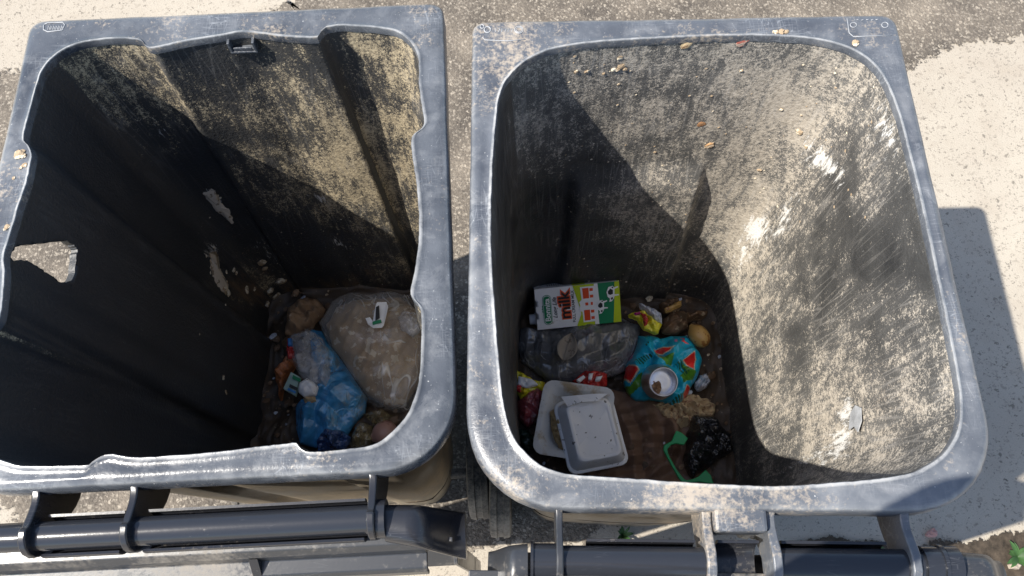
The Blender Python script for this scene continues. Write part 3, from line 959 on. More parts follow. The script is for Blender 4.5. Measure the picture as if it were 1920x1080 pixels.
M['sludge'] = mat_specks('dark_food_sludge', (.085, .056, .034), (.34, .27, .17), 120, .68, .55, (.035, .025, .017), (.13, .08, .045))
M['brownpaper'] = mat_specks('wet_brown_paper', (.20, .120, .078), (.36, .24, .18), 160, .70, .55, (.15, .085, .055), (.09, .052, .034))
M['kraft'] = mat_specks('stained_kraft_paper', (.36, .24, .14), (.45, .36, .25), 90, .66, .75, (.16, .09, .05), (.09, .05, .03))
M['greybag'] = mat_bagp('grey_plastic_film', (.15, .15, .153), .2, .6, 30, white=.5)  # strong pale creases paint in the film's glints
M['blackbag'] = mat_bagp('black_plastic_film', (.012, .012, .014), .24, .7, 55)
M['bluebag'] = mat_bagp('blue_plastic_film', (.055, .28, .55), .2, .5, 26, (.13, .17, .17), .55)
M['darkblue'] = mat_bagp('dark_blue_film', (.035, .075, .20), .2, .8, 60, (.2, .22, .25), .62)
M['clear'] = mat_film('clear_grimy_film', (.92, .89, .84), .24, .12, (.50, .40, .27), .62, bscale=18)
M['clear2'] = mat_film('clear_bright_film', (.95, .96, .98), .36, .12, None, bump=.6, bscale=48)
M['slop'] = mat_specks('brown_slop', (.44, .31, .17), (.70, .60, .45), 42, .56, .45, (.28, .18, .10), (.55, .36, .14))
M['yellowfilm'] = mat_film('yellow_greasy_film', (.40, .32, .16), .62, .16, (.20, .13, .06), .55)
M['orange'] = mat_bagp('orange_rag', (.46, .15, .045), .6, .5, 60, (.14, .07, .04), .52)
M['redfilm'] = mat_bagp('dusty_red_film', (.30, .05, .06), .35, .5, 50, (.30, .22, .20), .52)
M['foam'] = mat_specks('white_foam', (.90, .90, .90), (.07, .06, .045), 95, .66, .5, (.82, .82, .82), (.52, .40, .22), .64)
M['foamdirty'] = mat_specks('stained_white_foam', (.82, .81, .78), (.10, .07, .04), 90, .70, .5, (.62, .60, .55), (.42, .27, .09))
M['white'] = simple('white_carton_board', (.84, .84, .84), .42, .05, 30, dirt=(.50, .45, .38), dscale=26, dth=.63)
M['offwhite'] = simple('grey_white_plastic', (.62, .63, .65), .4, .08, 30)
M['cgreen'] = simple('print_deep_green', (.008, .205, .085), .4, .12, 20)
M['lime'] = simple('print_lime', (.50, .62, .015), .4, .08, 20)
M['cred'] = simple('print_red', (.72, .075, .018), .4, .08, 20)
M['cblack'] = simple('print_black', (.02, .02, .022), .4, .1, 20)
M['glowred'] = simple('print_orange_red', (.78, .12, .035), .4, .05, 20)
M['clip'] = mat_specks('green_plastic', (.01, .36, .11), (.10, .12, .06), 90, .70, .38, (.006, .20, .06))
M['turq'] = simple('print_turquoise', (.012, .39, .57), .28, .10, 25, spec=.6, dirt=(.02, .12, .16), dth=.62)
M['melon'] = simple('print_melon_red', (.80, .035, .03), .28, .2, 60, spec=.6)
M['rind'] = simple('print_rind_cream', (.72, .62, .42), .3, .1, 40, spec=.6)
M['leafg'] = simple('print_leaf_green', (.09, .27, .025), .28, .3, 60, spec=.6)
M['palm'] = simple('print_palm_dark', (.012, .10, .05), .28, .2, 60, spec=.6)
M['pink'] = simple('print_pink', (.55, .16, .34), .3, .1, 40, spec=.6)
M['alu'] = simple('bare_aluminium', (.62, .63, .66), .36, .12, 60, metallic=1.0)
M['residue'] = mat_specks('dried_residue', (.24, .14, .075), (.40, .30, .20), 160, .58, .7, (.16, .09, .05))
M['yellowp'] = mat_bagp('yellow_foil', (.74, .66, .02), .25, .5, 70)
M['redp'] = mat_bagp('red_foil', (.55, .03, .025), .25, .5, 70)
M['silver'] = mat_bagp('silver_foil', (.52, .56, .64), .22, .6, 70)
M['onion'] = mat_specks('onion_skin', (.36, .19, .05), (.20, .08, .02), 55, .55, .35, (.46, .32, .12))
M['pinkonion'] = mat_specks('red_onion_skin', (.42, .24, .20), (.25, .12, .10), 40, .6, .35, (.34, .2, .15))
M['bread'] = mat_specks('soggy_bread', (.60, .46, .28), (.24, .13, .07), 90, .56, .85, (.36, .26, .14))
M['dryleaf'] = mat_specks('dry_leaf', (.26, .22, .17), (.15, .11, .08), 70, .6, .7, (.34, .29, .23))
M['weed'] = simple('weed_green', (.03, .075, .018), .6, .3, 60)
M['pinkpaper'] = simple('faded_pink_paper', (.42, .24, .22), .8, .25, 40)
M['mould'] = simple('cream_putty', (.56, .50, .42), .75, .12, 60, .4)
M['peel'] = mat_specks('brown_peel', (.17, .10, .055), (.32, .24, .15), 80, .60, .6, (.09, .055, .03))
M['chipfood'] = mat_specks('tan_crumb', (.50, .35, .17), (.25, .15, .06), 120, .6, .8)
BLUEP = simple('print_blue', (.03, .17, .45), .35, .15, 30)


# ------------------------------------------------------------------ rubbish: shapes
def fold(x, y, s, f):
    """sharp straight creases of crushed film with flat facets between them, about -1..1"""
    v = Vector((x * f + s, y * f - s, s * 1.7))
    w = [noise.noise(v * .45 + Vector(o)) for o in ((0, 0, 0), (7.3, 1.9, 4.1), (2.6, 9.4, 5.7))]
    k = 0.0
    for i, (th, g, am) in enumerate(((.5, .55, .62), (1.9, .8, .5), (2.8, 1.35, .36), (1.1, 2.1, .24))):
        th += s * .7
        u = (x * math.cos(th) + y * math.sin(th)) * f * g + w[i % 3] * 1.15 + i * .37
        u -= math.floor(u)
        k += am * (4 * abs(u - .5) - 1) * (.35 + 1.1 * abs(noise.noise(v * .7 + Vector((i * 3.1, 0, 0)))))
    return k * 1.5 - .35 * abs(noise.noise(v * 2.7))


def blob_mesh(pts, z0, h, seed, f=22, amp=.012, nr=34, na=120, p=2.4, edge=.35, zfun=None, bottom=.012, jag=.0):
    P = resample(np.array(pts, float), na)
    c = P.mean(0)
    P = np.array([q + (q - c) * jag * nz(q[0] * 70, q[1] * 70, seed) for q in P])
    V = [(c[0], c[1], 0)]
    for j in range(1, nr + 1):
        r = j / nr
        for i in range(na):
            q = c + (P[i] - c) * r
            V.append((q[0], q[1], r))
    out = []
    for x, y, r in V:
        z = z0 + h * max(0.0, 1 - r ** p) ** .55
        k = fold(x, y, seed, f) * amp * (edge + (1 - edge) * (1 - r ** 3))
        if zfun: z += zfun(x, y)
        dx = nz(x * f * 1.3, y * f * 1.3, seed + 5) * amp * .35
        dy = nz(x * f * 1.3, y * f * 1.3, seed + 9) * amp * .35
        out.append((x + dx, y + dy, z + k))
    F = [(0, 1 + i, 1 + (i + 1) % na) for i in range(na)]
    F += grid_faces(na, nr, off=1, flip=True)
    n0 = len(out)
    last = 1 + (nr - 1) * na
    for i in range(na):
        x, y, z = out[last + i]
        out.append((c[0] + (x - c[0]) * .9, c[1] + (y - c[1]) * .9, min(z, z0) - bottom))
    F += [(last + i, n0 + i, n0 + (i + 1) % na, last + (i + 1) % na) for i in range(na)]
    F.append(tuple(n0 + i for i in range(na)))
    area = .5 * sum(P[i][0] * P[(i + 1) % na][1] - P[(i + 1) % na][0] * P[i][1] for i in range(na))
    if area < 0: F = [tuple(reversed(q)) for q in F]
    return out, F, c


def px_poly(pts, z, ox=0, oy=0, s=1.0):
    return [tuple(at(ox + x / s, oy + y / s, z)[:2]) for x, y in pts]


def lump(name, label, cat, pts, z0, h, mat, seed, **kw):
    V, F, c = blob_mesh(pts, z0, h, seed, **kw)
    o = obj(name, V, F, mat, loc=(c[0], c[1], z0))
    return tag(o, label, cat)


A = lambda pts, z: px_poly(pts, z)
B1 = lambda pts, z: px_poly(pts, z, 490, 530, 3.274)             # measured on enlargements of the photograph
B2 = lambda pts, z: px_poly(pts, z, 1150, 550, 5.145)
B3 = lambda pts, z: px_poly(pts, z, 940, 690, 4.174)


def bed(name, label, T, Bm, z, seed, mat, amp=.022):
    t = (1.0 - z) / (1.0 - .085)
    O = T * (1 - t) + Bm * t
    O = O[::4]
    c = O.mean(0)
    O = c + (O - c) * 1.03
    nr = 60; na = len(O)
    V = [(c[0], c[1], z)]
    for j in range(1, nr + 1):
        r = j / nr
        for i in range(na):
            q = c + (O[i] - c) * r
            k = amp * (nz(q[0] * 13, q[1] * 13, seed) + .5 * nz(q[0] * 38, q[1] * 38, seed) + .3 * nz(q[0] * 110, q[1] * 110, seed)) + .012 * r ** 4
            V.append((q[0], q[1], z + k))
    F = [(0, 1 + i, 1 + (i + 1) % na) for i in range(na)] + grid_faces(na, nr, off=1, flip=True)
    F = [tuple(reversed(f)) for f in F]
    o = obj(name, V, F, mat, loc=(c[0], c[1], z))
    return tag(o, label, 'food waste', kind='stuff')


bed('food_sludge', 'dark brown sludge under the rubbish in the smooth walled bin', TR_, BR_, .175, 3.0, M['sludge'])
bed('food_sludge', 'brown rotten sludge under the rubbish in the fluted bin', TL_, BL_, .175, 8.0, M['sludge'], .028)


# ---- milk carton
def milk_carton():
    zc = .275
    a0 = at(1003, 544, zc); a1 = at(1160.5, 528, zc)
    L = float(np.linalg.norm(a1 - a0)); Wd, D = .0905, .060
    e1 = Vector(a1 - a0).normalized()
    th = math.radians(36)
    yv = Vector((-e1.y, e1.x, 0))
    e2 = (-yv * math.cos(th) - Vector((0, 0, 1)) * math.sin(th)).normalized()
    n = e1.cross(e2) * -1
    if n.z < 0: n = -n
    c0 = Vector(at(1084, 573, .262))
    org = c0 - e1 * (L / 2) - e2 * (Wd / 2)
    base = c0 - n * D
    e = empty('milk_carton', tuple(base), 'white and green milk carton with red lettering lying against the bin wall', 'carton')
    Q = lambda a, b, d=0.0: tuple(org + e1 * (a * L) + e2 * (b * Wd) + n * d)
    # board box, a little bowed and dented
    nu, nv = 24, 14
    V, F = [], []
    def face(fn, flip):
        o = len(V)
        for j in range(nv):
            for i in range(nu): V.append(fn(i / (nu - 1), j / (nv - 1)))
        F.extend(grid_faces(nu, nv, closed_u=False, off=o, flip=flip))
    bow = lambda a, b: .0004 * nz(a * 3, b * 2, 1)
    face(lambda a, b: Q(a, b, bow(a, b)), True)
    face(lambda a, b: Q(a, b, -D), False)
    face(lambda a, b: Q(a, 0, -D * b), False)
    face(lambda a, b: Q(a, 1, -D * b), True)
    face(lambda a, b: Q(0, a, -D * b), True)
    face(lambda a, b: Q(1, a, -D * b), False)
    bm = bmesh.new()
    vs = [bm.verts.new(v) for v in V]
    for f in F: bm.faces.new([vs[i] for i in f])
    bmesh.ops.remove_doubles(bm, verts=bm.verts[:], dist=.0008)
    bmesh.ops.recalc_face_normals(bm, faces=bm.faces[:])
    bm.verts.index_update()
    V2 = [v.co[:] for v in bm.verts]; F2 = [[v.index for v in f.verts] for f in bm.faces]
    bm.free()
    body = obj('carton_body', V2, F2, M['white'], e, smooth=True, autosmooth=30)

    def patch(name, polys, mat, d, par=body):
        """flat print: polygons in (a, b) of the big face"""
        vs, fs = [], []
        for poly in polys:
            o = len(vs)
            vs += [Q(a, b, d) for a, b in poly]
            fs.append(tuple(range(o, o + len(poly))))
        bm = bmesh.new()
        vv = [bm.verts.new(v) for v in vs]
        for f in fs:
            fc = bm.faces.new([vv[i] for i in f])
            fc.normal_update()
            if fc.normal.dot(n) < 0: fc.normal_flip()
        bmesh.ops.triangulate(bm, faces=bm.faces[:])
        bm.verts.index_update()
        vs = [v.co[:] for v in bm.verts]; fs = [[v.index for v in f.verts] for f in bm.faces]
        bm.free()
        return obj(name, vs, fs, mat, par, smooth=False)
    # measured on the enlarged photograph: a along the long side, b across
    def ab(x, y):
        a = (x - 300) / 1415.0; a -= (y - 310 + (x - 300) * .106) / 680 * .035
        b = (y - 310 + (x - 300) * .106) / 675.0
        return (a, b)
    def pp(pts): return [ab(x, y) for x, y in pts]
    patch('lime_panel', [[(.45, 0), (1, 0), (1, 1), (.47, 1), (.53, .72), (.525, .60)]], M['lime'], .0009)
    patch('green_panel', [[(.735, .0), (.945, 0), (.935, .35), (.92, .7), (.905, 1), (.735, 1), (.725, .8), (.73, .5), (.745, .3)]], M['cgreen'], .0012)
    patch('white_path', [[(.70, .0), (.745, .0), (.75, .28), (.755, .42), (.73, .62), (.735, 1), (.685, 1), (.70, .6)]], M['white'], .0015)
    patch('farmhouse_wall', [[(.535, .05), (.70, .05), (.70, .92), (.55, .92), (.545, .66), (.51, .62), (.525, .50), (.515, .42), (.545, .36)]], M['white'], .0018)
    patch('farmhouse_roof', [[(.56, .085), (.635, .085), (.635, .34), (.565, .34)], [(.565, .62), (.635, .62), (.635, .88), (.565, .88)], [(.645, .10), (.685, .10), (.685, .17), (.645, .17)], [(.645, .26), (.685, .26), (.685, .33), (.645, .33)], [(.645, .63), (.685, .63), (.685, .70), (.645, .70)], [(.645, .79), (.685, .79), (.685, .86), (.645, .86)], [(.585, .44), (.62, .44), (.62, .51), (.585, .51)], [(.65, .44), (.675, .44), (.675, .51), (.65, .51)]], M['cred'], .0021)

    def cow(ca, cb, s):
        k = lambda pts: [(ca + x * s * Wd / L, cb + y * s) for x, y in pts]
        patch('cow_print', [k([(-.20, -.02), (-.10, -.26), (.10, -.30), (.16, -.22), (.34, -.26), (.35, -.20), (.18, -.14), (.16, .10), (.36, .12), (.36, .18), (.16, .19), (.12, .30), (.02, .42), (-.10, .44), (-.06, .30), (-.16, .20)])], M['white'], .0024)
        patch('cow_spots', [k([(-.14, -.05), (-.02, -.18), (.10, -.10), (.09, .08), (-.04, .12), (-.13, .06)]), k([(-.02, .26), (.07, .22), (.08, .32), (.0, .36)]), k([(.06, -.26), (.12, -.25), (.12, -.18), (.05, -.20)])], M['cblack'], .0027)
    cow(.895, .25, .52)
    cow(.765, .55, .46)
    # brand oval
    def oval(ca, a_r, b0, b1, d, mat, nm):
        r = a_r * L / Wd
        pts = [(ca + a_r * math.cos(PI + PI * k / 14), b0 + r - r * math.sin(PI * k / 14)) for k in range(15)] + [(ca + a_r * math.cos(PI * k / 14), b1 - r + r * math.sin(PI * k / 14)) for k in range(15)]
        patch(nm, [pts], mat, d)
    oval(.135, .052, .16, .90, .0009, M['cgreen'], 'logo_border')
    oval(.135, .047, .175, .885, .0012, M['white'], 'logo_border')
    oval(.135, .042, .19, .87, .0015, M['cgreen'], 'logo_oval')
    patch('logo_crown', [[(.085, .40), (.070, .44), (.082, .47), (.066, .50), (.082, .53), (.070, .56), (.085, .60), (.096, .57), (.096, .43)]], M['cgreen'], .0010)

    def text(s, ca, cb, size, mat, d, shear=0.0, bold=0.0, name='lettering', sx=1.0):
        cu = bpy.data.curves.new('t', 'FONT'); cu.body = s; cu.size = size; cu.align_x = 'CENTER'; cu.align_y = 'CENTER'; cu.shear = shear; cu.offset = bold; cu.resolution_u = 3
        to = bpy.data.objects.new('t', cu); COL.objects.link(to)
        bpy.context.view_layer.update()
        me = bpy.data.meshes.new_from_object(to.evaluated_get(bpy.context.evaluated_depsgraph_get()))
        bpy.data.objects.remove(to); bpy.data.curves.remove(cu)
        c = org + e1 * (ca * L) + e2 * (cb * Wd) + n * d
        vs = [tuple(c + (-e2) * v.co.x * sx + (-e1) * v.co.y) for v in me.vertices]
        fs = [list(p.vertices) for p in me.polygons]
        bpy.data.meshes.remove(me)
        return obj(name, vs, fs, mat, body, smooth=False)
    text('Bonnita', .137, .53, .0165, M['white'], .0019, bold=.0004)
    text('Long Life', .225, .50, .0125, M['cblack'], .0010, shear=.35, bold=.0002)
    text('milk', .345, .46, .034, M['glowred'], .0010, bold=.0032, name='lettering_glow', sx=1.05)
    text('milk', .345, .46, .034, M['cblack'], .0014, bold=.0008, sx=1.05)
    text('FULL CREAM MILK', .445, .50, .0088, M['cblack'], .0013, bold=.0001)
    # print on the narrow upper side
    def side(a0, a1, d0, d1, mat, name, off=.0006):
        vs = [tuple(org + e1 * (a * L) + n * (-D * d) - e2 * off) for a, d in ((a0, d0), (a1, d0), (a1, d1), (a0, d1))]
        return obj(name, vs, [(0, 1, 2, 3)], mat, body, smooth=False)
    side(.45, .60, .02, .98, M['lime'], 'side_print')
    side(.97, 1.0, .02, .98, M['lime'], 'side_print')
    for k in range(9): side(.16 + k * .026, .168 + k * .026, .2, .75, M['cblack'], 'side_lettering', .0009)
    for k in range(6): side(.64 + k * .045, .66 + k * .045, .35, .62, BLUEP, 'side_lettering', .0009)
    # screw cap on the end
    cc = org + e2 * (Wd * .80) + n * (-D * .42)
    ring = []
    m = 26
    prof = [(0, .0135), (.003, .0135), (.003, .0118), (.0035, .0118), (.014, .0115), (.0148, .0105), (.0148, 0)]
    for h, r in prof:
        for k in range(m):
            w = 2 * PI * k / m
            rr = r * (1 - (.03 if (k % 2 and .003 < h < .0145) else 0))
            ring.append(tuple(cc - e1 * h + (e2 * math.cos(w) + n * math.sin(w)) * rr))
    obj('screw_cap', ring, grid_faces(m, len(prof)), M['offwhite'], e, autosmooth=30)
    # folded ear of the gable
    V = [Q(-.002, -.01, .0), Q(.09, -.03, -.002), Q(.085, -.02, -.018), Q(.0, -.02, -.035)]
    obj('folded_ear', V, [(0, 1, 2, 3)], M['white'], e, smooth=False)


milk_carton()

# ---- big soft things in the right bin
lump('grey_bag', 'crumpled grey plastic bag below the milk carton', 'bag', A([(966, 650), (974, 620), (1010, 616), (1060, 612), (1120, 604), (1172, 596), (1202, 612), (1200, 645), (1190, 685), (1150, 706), (1120, 716), (1080, 722), (1040, 724), (1005, 706), (975, 680)], .20), .195, .055, M['greybag'], 2.9, f=13, amp=.017, na=200, nr=56)
lump('brown_paper', 'flat wet brown paper sack on the floor of the bin', 'paper', A([(1120, 725), (1180, 735), (1250, 760), (1300, 780), (1335, 830), (1340, 900), (1290, 925), (1180, 930), (1110, 915), (1080, 880), (1090, 780)], .19), .190, .012, M['brownpaper'], 5.1, f=16, amp=.014, na=180, nr=50, p=6)


def dry_leaf():
    c = at(1064, 652, .275)
    V, F = [], []
    n, m = 15, 9
    for i in range(n):
        t = i / (n - 1)
        w = .021 * math.sin(PI * t ** .85) ** .8
        for j in range(m):
            s = j / (m - 1) * 2 - 1
            x = s * w; y = (t - .5) * .062
            z = .007 * s * s + .004 * math.sin(PI * t) + .0015 * nz(x * 120, y * 120, 2)
            ca, sa = math.cos(-.35), math.sin(-.35)
            V.append((c[0] + x * ca - y * sa, c[1] + x * sa + y * ca, c[2] + z))
    F = grid_faces(m, n, closed_u=False)
    o = obj('dry_leaf', V, F, M['dryleaf'], loc=tuple(c))
    md = o.modifiers.new('thick', 'SOLIDIFY'); md.thickness = .0006
    V2, F2 = tube([(c[0] + (-(t - .5) * .066) * math.sin(-.35), c[1] + (t - .5) * .066 * math.cos(-.35), c[2] + .0045 * math.sin(PI * t) + .0012) for t in (0, .2, .4, .6, .8, 1)], .0008, 6)
    obj('midrib', V2, F2, M['dryleaf'], o)
    tag(o, 'curled dry grey brown leaf lying on the grey bag', 'leaf')


dry_leaf()

lump('snack_packet', 'torn red and black snack packet between grey bag and foam box', 'packet', A([(1072, 714), (1100, 694), (1140, 700), (1138, 722), (1110, 732), (1085, 726)], .225), .225, .014, M['redp'], 3.3, f=45, amp=.008, na=90, nr=20)
o = bpy.context.scene.objects['snack_packet']
for k, pts in enumerate(([(1080, 712), (1094, 703), (1098, 707), (1086, 716)], [(1104, 700), (1113, 699), (1109, 712), (1103, 711)], [(1118, 706), (1130, 704), (1126, 712), (1116, 713)])):
    V, F, c = blob_mesh(px_poly(pts, .25), .249, .002, k + 1.0, f=60, amp=.001, nr=4, na=24)
    obj('white_print', V, F, M['white'], o)
lump('snack_packet', 'yellow and white snack packet wedged by the left wall above foam box', 'packet', A([(961, 688), (972, 696), (1000, 712), (1020, 716), (1022, 735), (992, 742), (974, 750), (962, 720)], .215), .215, .018, [M['yellowp']], 4.4, f=40, amp=.008, na=100, nr=22)
o = bpy.context.scene.objects['snack_packet.001']
for pts, mt in (([(972, 706), (998, 712), (1010, 722), (986, 728), (970, 722)], M['white']), ([(968, 722), (978, 724), (976, 736), (968, 732)], M['redp'])):
    V, F, c = blob_mesh(px_poly(pts, .235), .238, .004, 1.0, f=60, amp=.002, nr=6, na=30)
    obj('print_panel', V, F, mt, o)
lump('red_net_bag', 'dusty dark red plastic bag left of the foam box', 'bag', A([(985, 738), (1012, 722), (1026, 735), (1014, 780), (990, 805), (970, 785), (969, 755)], .20), .20, .035, M['redfilm'], 6.6, f=30, amp=.010, na=110, nr=26)
lump('dark_waste_bag', 'small dark green bag in the corner left of the foam box', 'bag', A([(966, 800), (990, 808), (1010, 830), (1000, 850), (980, 845), (966, 825)], .19), .185, .03, mat_bagp('dark_green_film', (.012, .035, .022), .3, .5, 50), 9.6, f=30, amp=.010, na=90, nr=20)


# ---- foam clamshell box
def foam_box():
    z0 = .235
    e = empty('foam_food_box', tuple(at(1090, 810, .20)), 'open stained white foam takeaway box lying face down', 'food box')

    def tray(c_px, z, wx, wy, hgt, rz, tilt, up, mat, name, par, inset=.018, zr=0.0):
        c = Vector(at(c_px[0], c_px[1], z))
        rot = Matrix.Rotation(rz, 3, 'Z') @ Matrix.Rotation(tilt, 3, 'Y') @ Matrix.Rotation(zr, 3, 'X')
        n = 64
        def ring(sx, sy, r, zz, sub=0):
            q = rounded_quad([(-sx / 2, sy / 2), (sx / 2, sy / 2), (sx / 2, -sy / 2), (-sx / 2, -sy / 2)], (r,) * 4, 6)
            q = resample(q, n)
            return [tuple(c + rot @ Vector((p[0] * (1 + .004 * nz(p[1] * 30, zz * 10, rz)), p[1], zz + .0016 * nz(p[0] * 25, p[1] * 25, z)))) for p in q]
        s = 1 if up else -1
        hh = hgt
        t = .003
        if not up:                 # upside down: flat bottom on top, panel sunk a little inside a ridge
            prof = [(0, 0, .018, -.002), (.001, .001, .018, .0), (.006, .006, .016, .0015), (.016, .014, .016, hgt * .86), (.019, .017, .015, hgt * .98), (.022, .020, .014, hgt), (.025, .023, .013, hgt * .98), (.027, .025, .012, hgt - .0022), (.050, .050, .010, hgt - .003)]
        else:
            prof = [(.028, .028, .02, 0), (.010, .010, .02, hgt * .9), (.0, .0, .022, hgt), (.0, .0, .022, hgt + t), (.008, .008, .02, hgt + t), (.014, .014, .02, hgt * .9 + t), (.030, .030, .02, t)]
        V = []
        for a, b, r, zz in prof: V += ring(wx - 2 * a, wy - 2 * b, r, zz)
        F = grid_faces(n, len(prof), flip=True)
        F.append(tuple((len(prof) - 1) * n + k for k in range(n)))
        if not up: pass
        else: F.append(tuple(range(n)))
        o = obj(name, V, F, mat, par, autosmooth=35)
        bm = bmesh.new(); bm.from_mesh(o.data); bmesh.ops.recalc_face_normals(bm, faces=bm.faces[:]); bm.to_mesh(o.data); bm.free()
        return o, c, rot
    tray((1079, 796), .222, .150, .158, .030, math.radians(-13), math.radians(-9), True, M['foamdirty'], 'lower_tray', e)
    lid, c, rot = tray((1108, 812), .246, .128, .152, .030, math.radians(10), math.radians(7), False, M['foam'], 'upper_tray', e)
    # torn corner flap and food left in the lower tray
    V, F, cc = blob_mesh(A([(1032, 770), (1044, 762), (1052, 800), (1068, 850), (1055, 852), (1036, 815)], .245), .238, .012, 2.0, f=40, amp=.008, nr=16, na=70)
    obj('leftover_food', V, F, M['chipfood'], e)
    P = [at(1052, 744, .285), at(1080, 741, .288), at(1118, 738, .288), at(1140, 738, .285), at(1120, 752, .288), at(1090, 754, .290), at(1064, 762, .286)]
    o = obj('torn_flap', [tuple(p) for p in P], [(0, 6, 5, 1), (1, 5, 4, 2), (2, 4, 3)], M['foam'], e, smooth=False)
    md = o.modifiers.new('t', 'SOLIDIFY'); md.thickness = .003


foam_box()

lump('soggy_bread', 'crumbled tan soggy bread below the turquoise can', 'bread', A([(1222, 757), (1260, 748), (1312, 738), (1338, 758), (1338, 790), (1312, 800), (1275, 803), (1240, 778)], .20), .195, .022, M['bread'], 7.7, f=46, amp=.014, na=130, nr=34, jag=.12)
lump('black_bag', 'crumpled black plastic bag beside the green plastic piece', 'bag', A([(1286, 812), (1304, 780), (1345, 783), (1372, 815), (1374, 848), (1350, 858), (1335, 872), (1300, 898), (1282, 872), (1284, 835)], .215), .205, .045, M['blackbag'], 8.8, f=26, amp=.018, na=150, nr=40)


def green_piece():
    pts = [(1370, 488), (1405, 500), (1432, 522), (1462, 548), (1430, 602), (1370, 590), (1330, 600), (1300, 636), (1312, 680), (1372, 790), (1424, 858), (1446, 878), (1500, 868), (1538, 852), (1600, 795), (1640, 838), (1664, 908), (1600, 898), (1540, 888), (1482, 902), (1424, 904), (1392, 866), (1330, 760), (1268, 640), (1274, 602), (1332, 570)]
    P = B3(pts, .245)
    P = [np.array(p) for p in P]
    c = sum(P) / len(P)
    V, F = prism([tuple(p) for p in P], (0, 0, .238), (1, 0, 0), (0, 1, 0), (0, 0, 1), 0, .0065)
    V = [(x, y, z + .012 * (x - c[0]) * 6 * .2) for x, y, z in V]
    o = obj('green_plastic_clip', V, F, M['clip'], loc=(c[0], c[1], .238), smooth=False, bevel=.0016)
    bm = bmesh.new(); bm.from_mesh(o.data); bmesh.ops.recalc_face_normals(bm, faces=bm.faces[:]); bm.to_mesh(o.data); bm.free()
    tag(o, 'bright green plastic handle clip lying on brown paper', 'plastic clip')


green_piece()


# ---- crushed turquoise drinks can
def inside(p, poly):
    x, y = p; r = False
    n = len(poly)
    for i in range(n):
        x1, y1 = poly[i]; x2, y2 = poly[(i + 1) % n]
        if (y1 > y) != (y2 > y) and x < (x2 - x1) * (y - y1) / (y2 - y1) + x1: r = not r
    return r


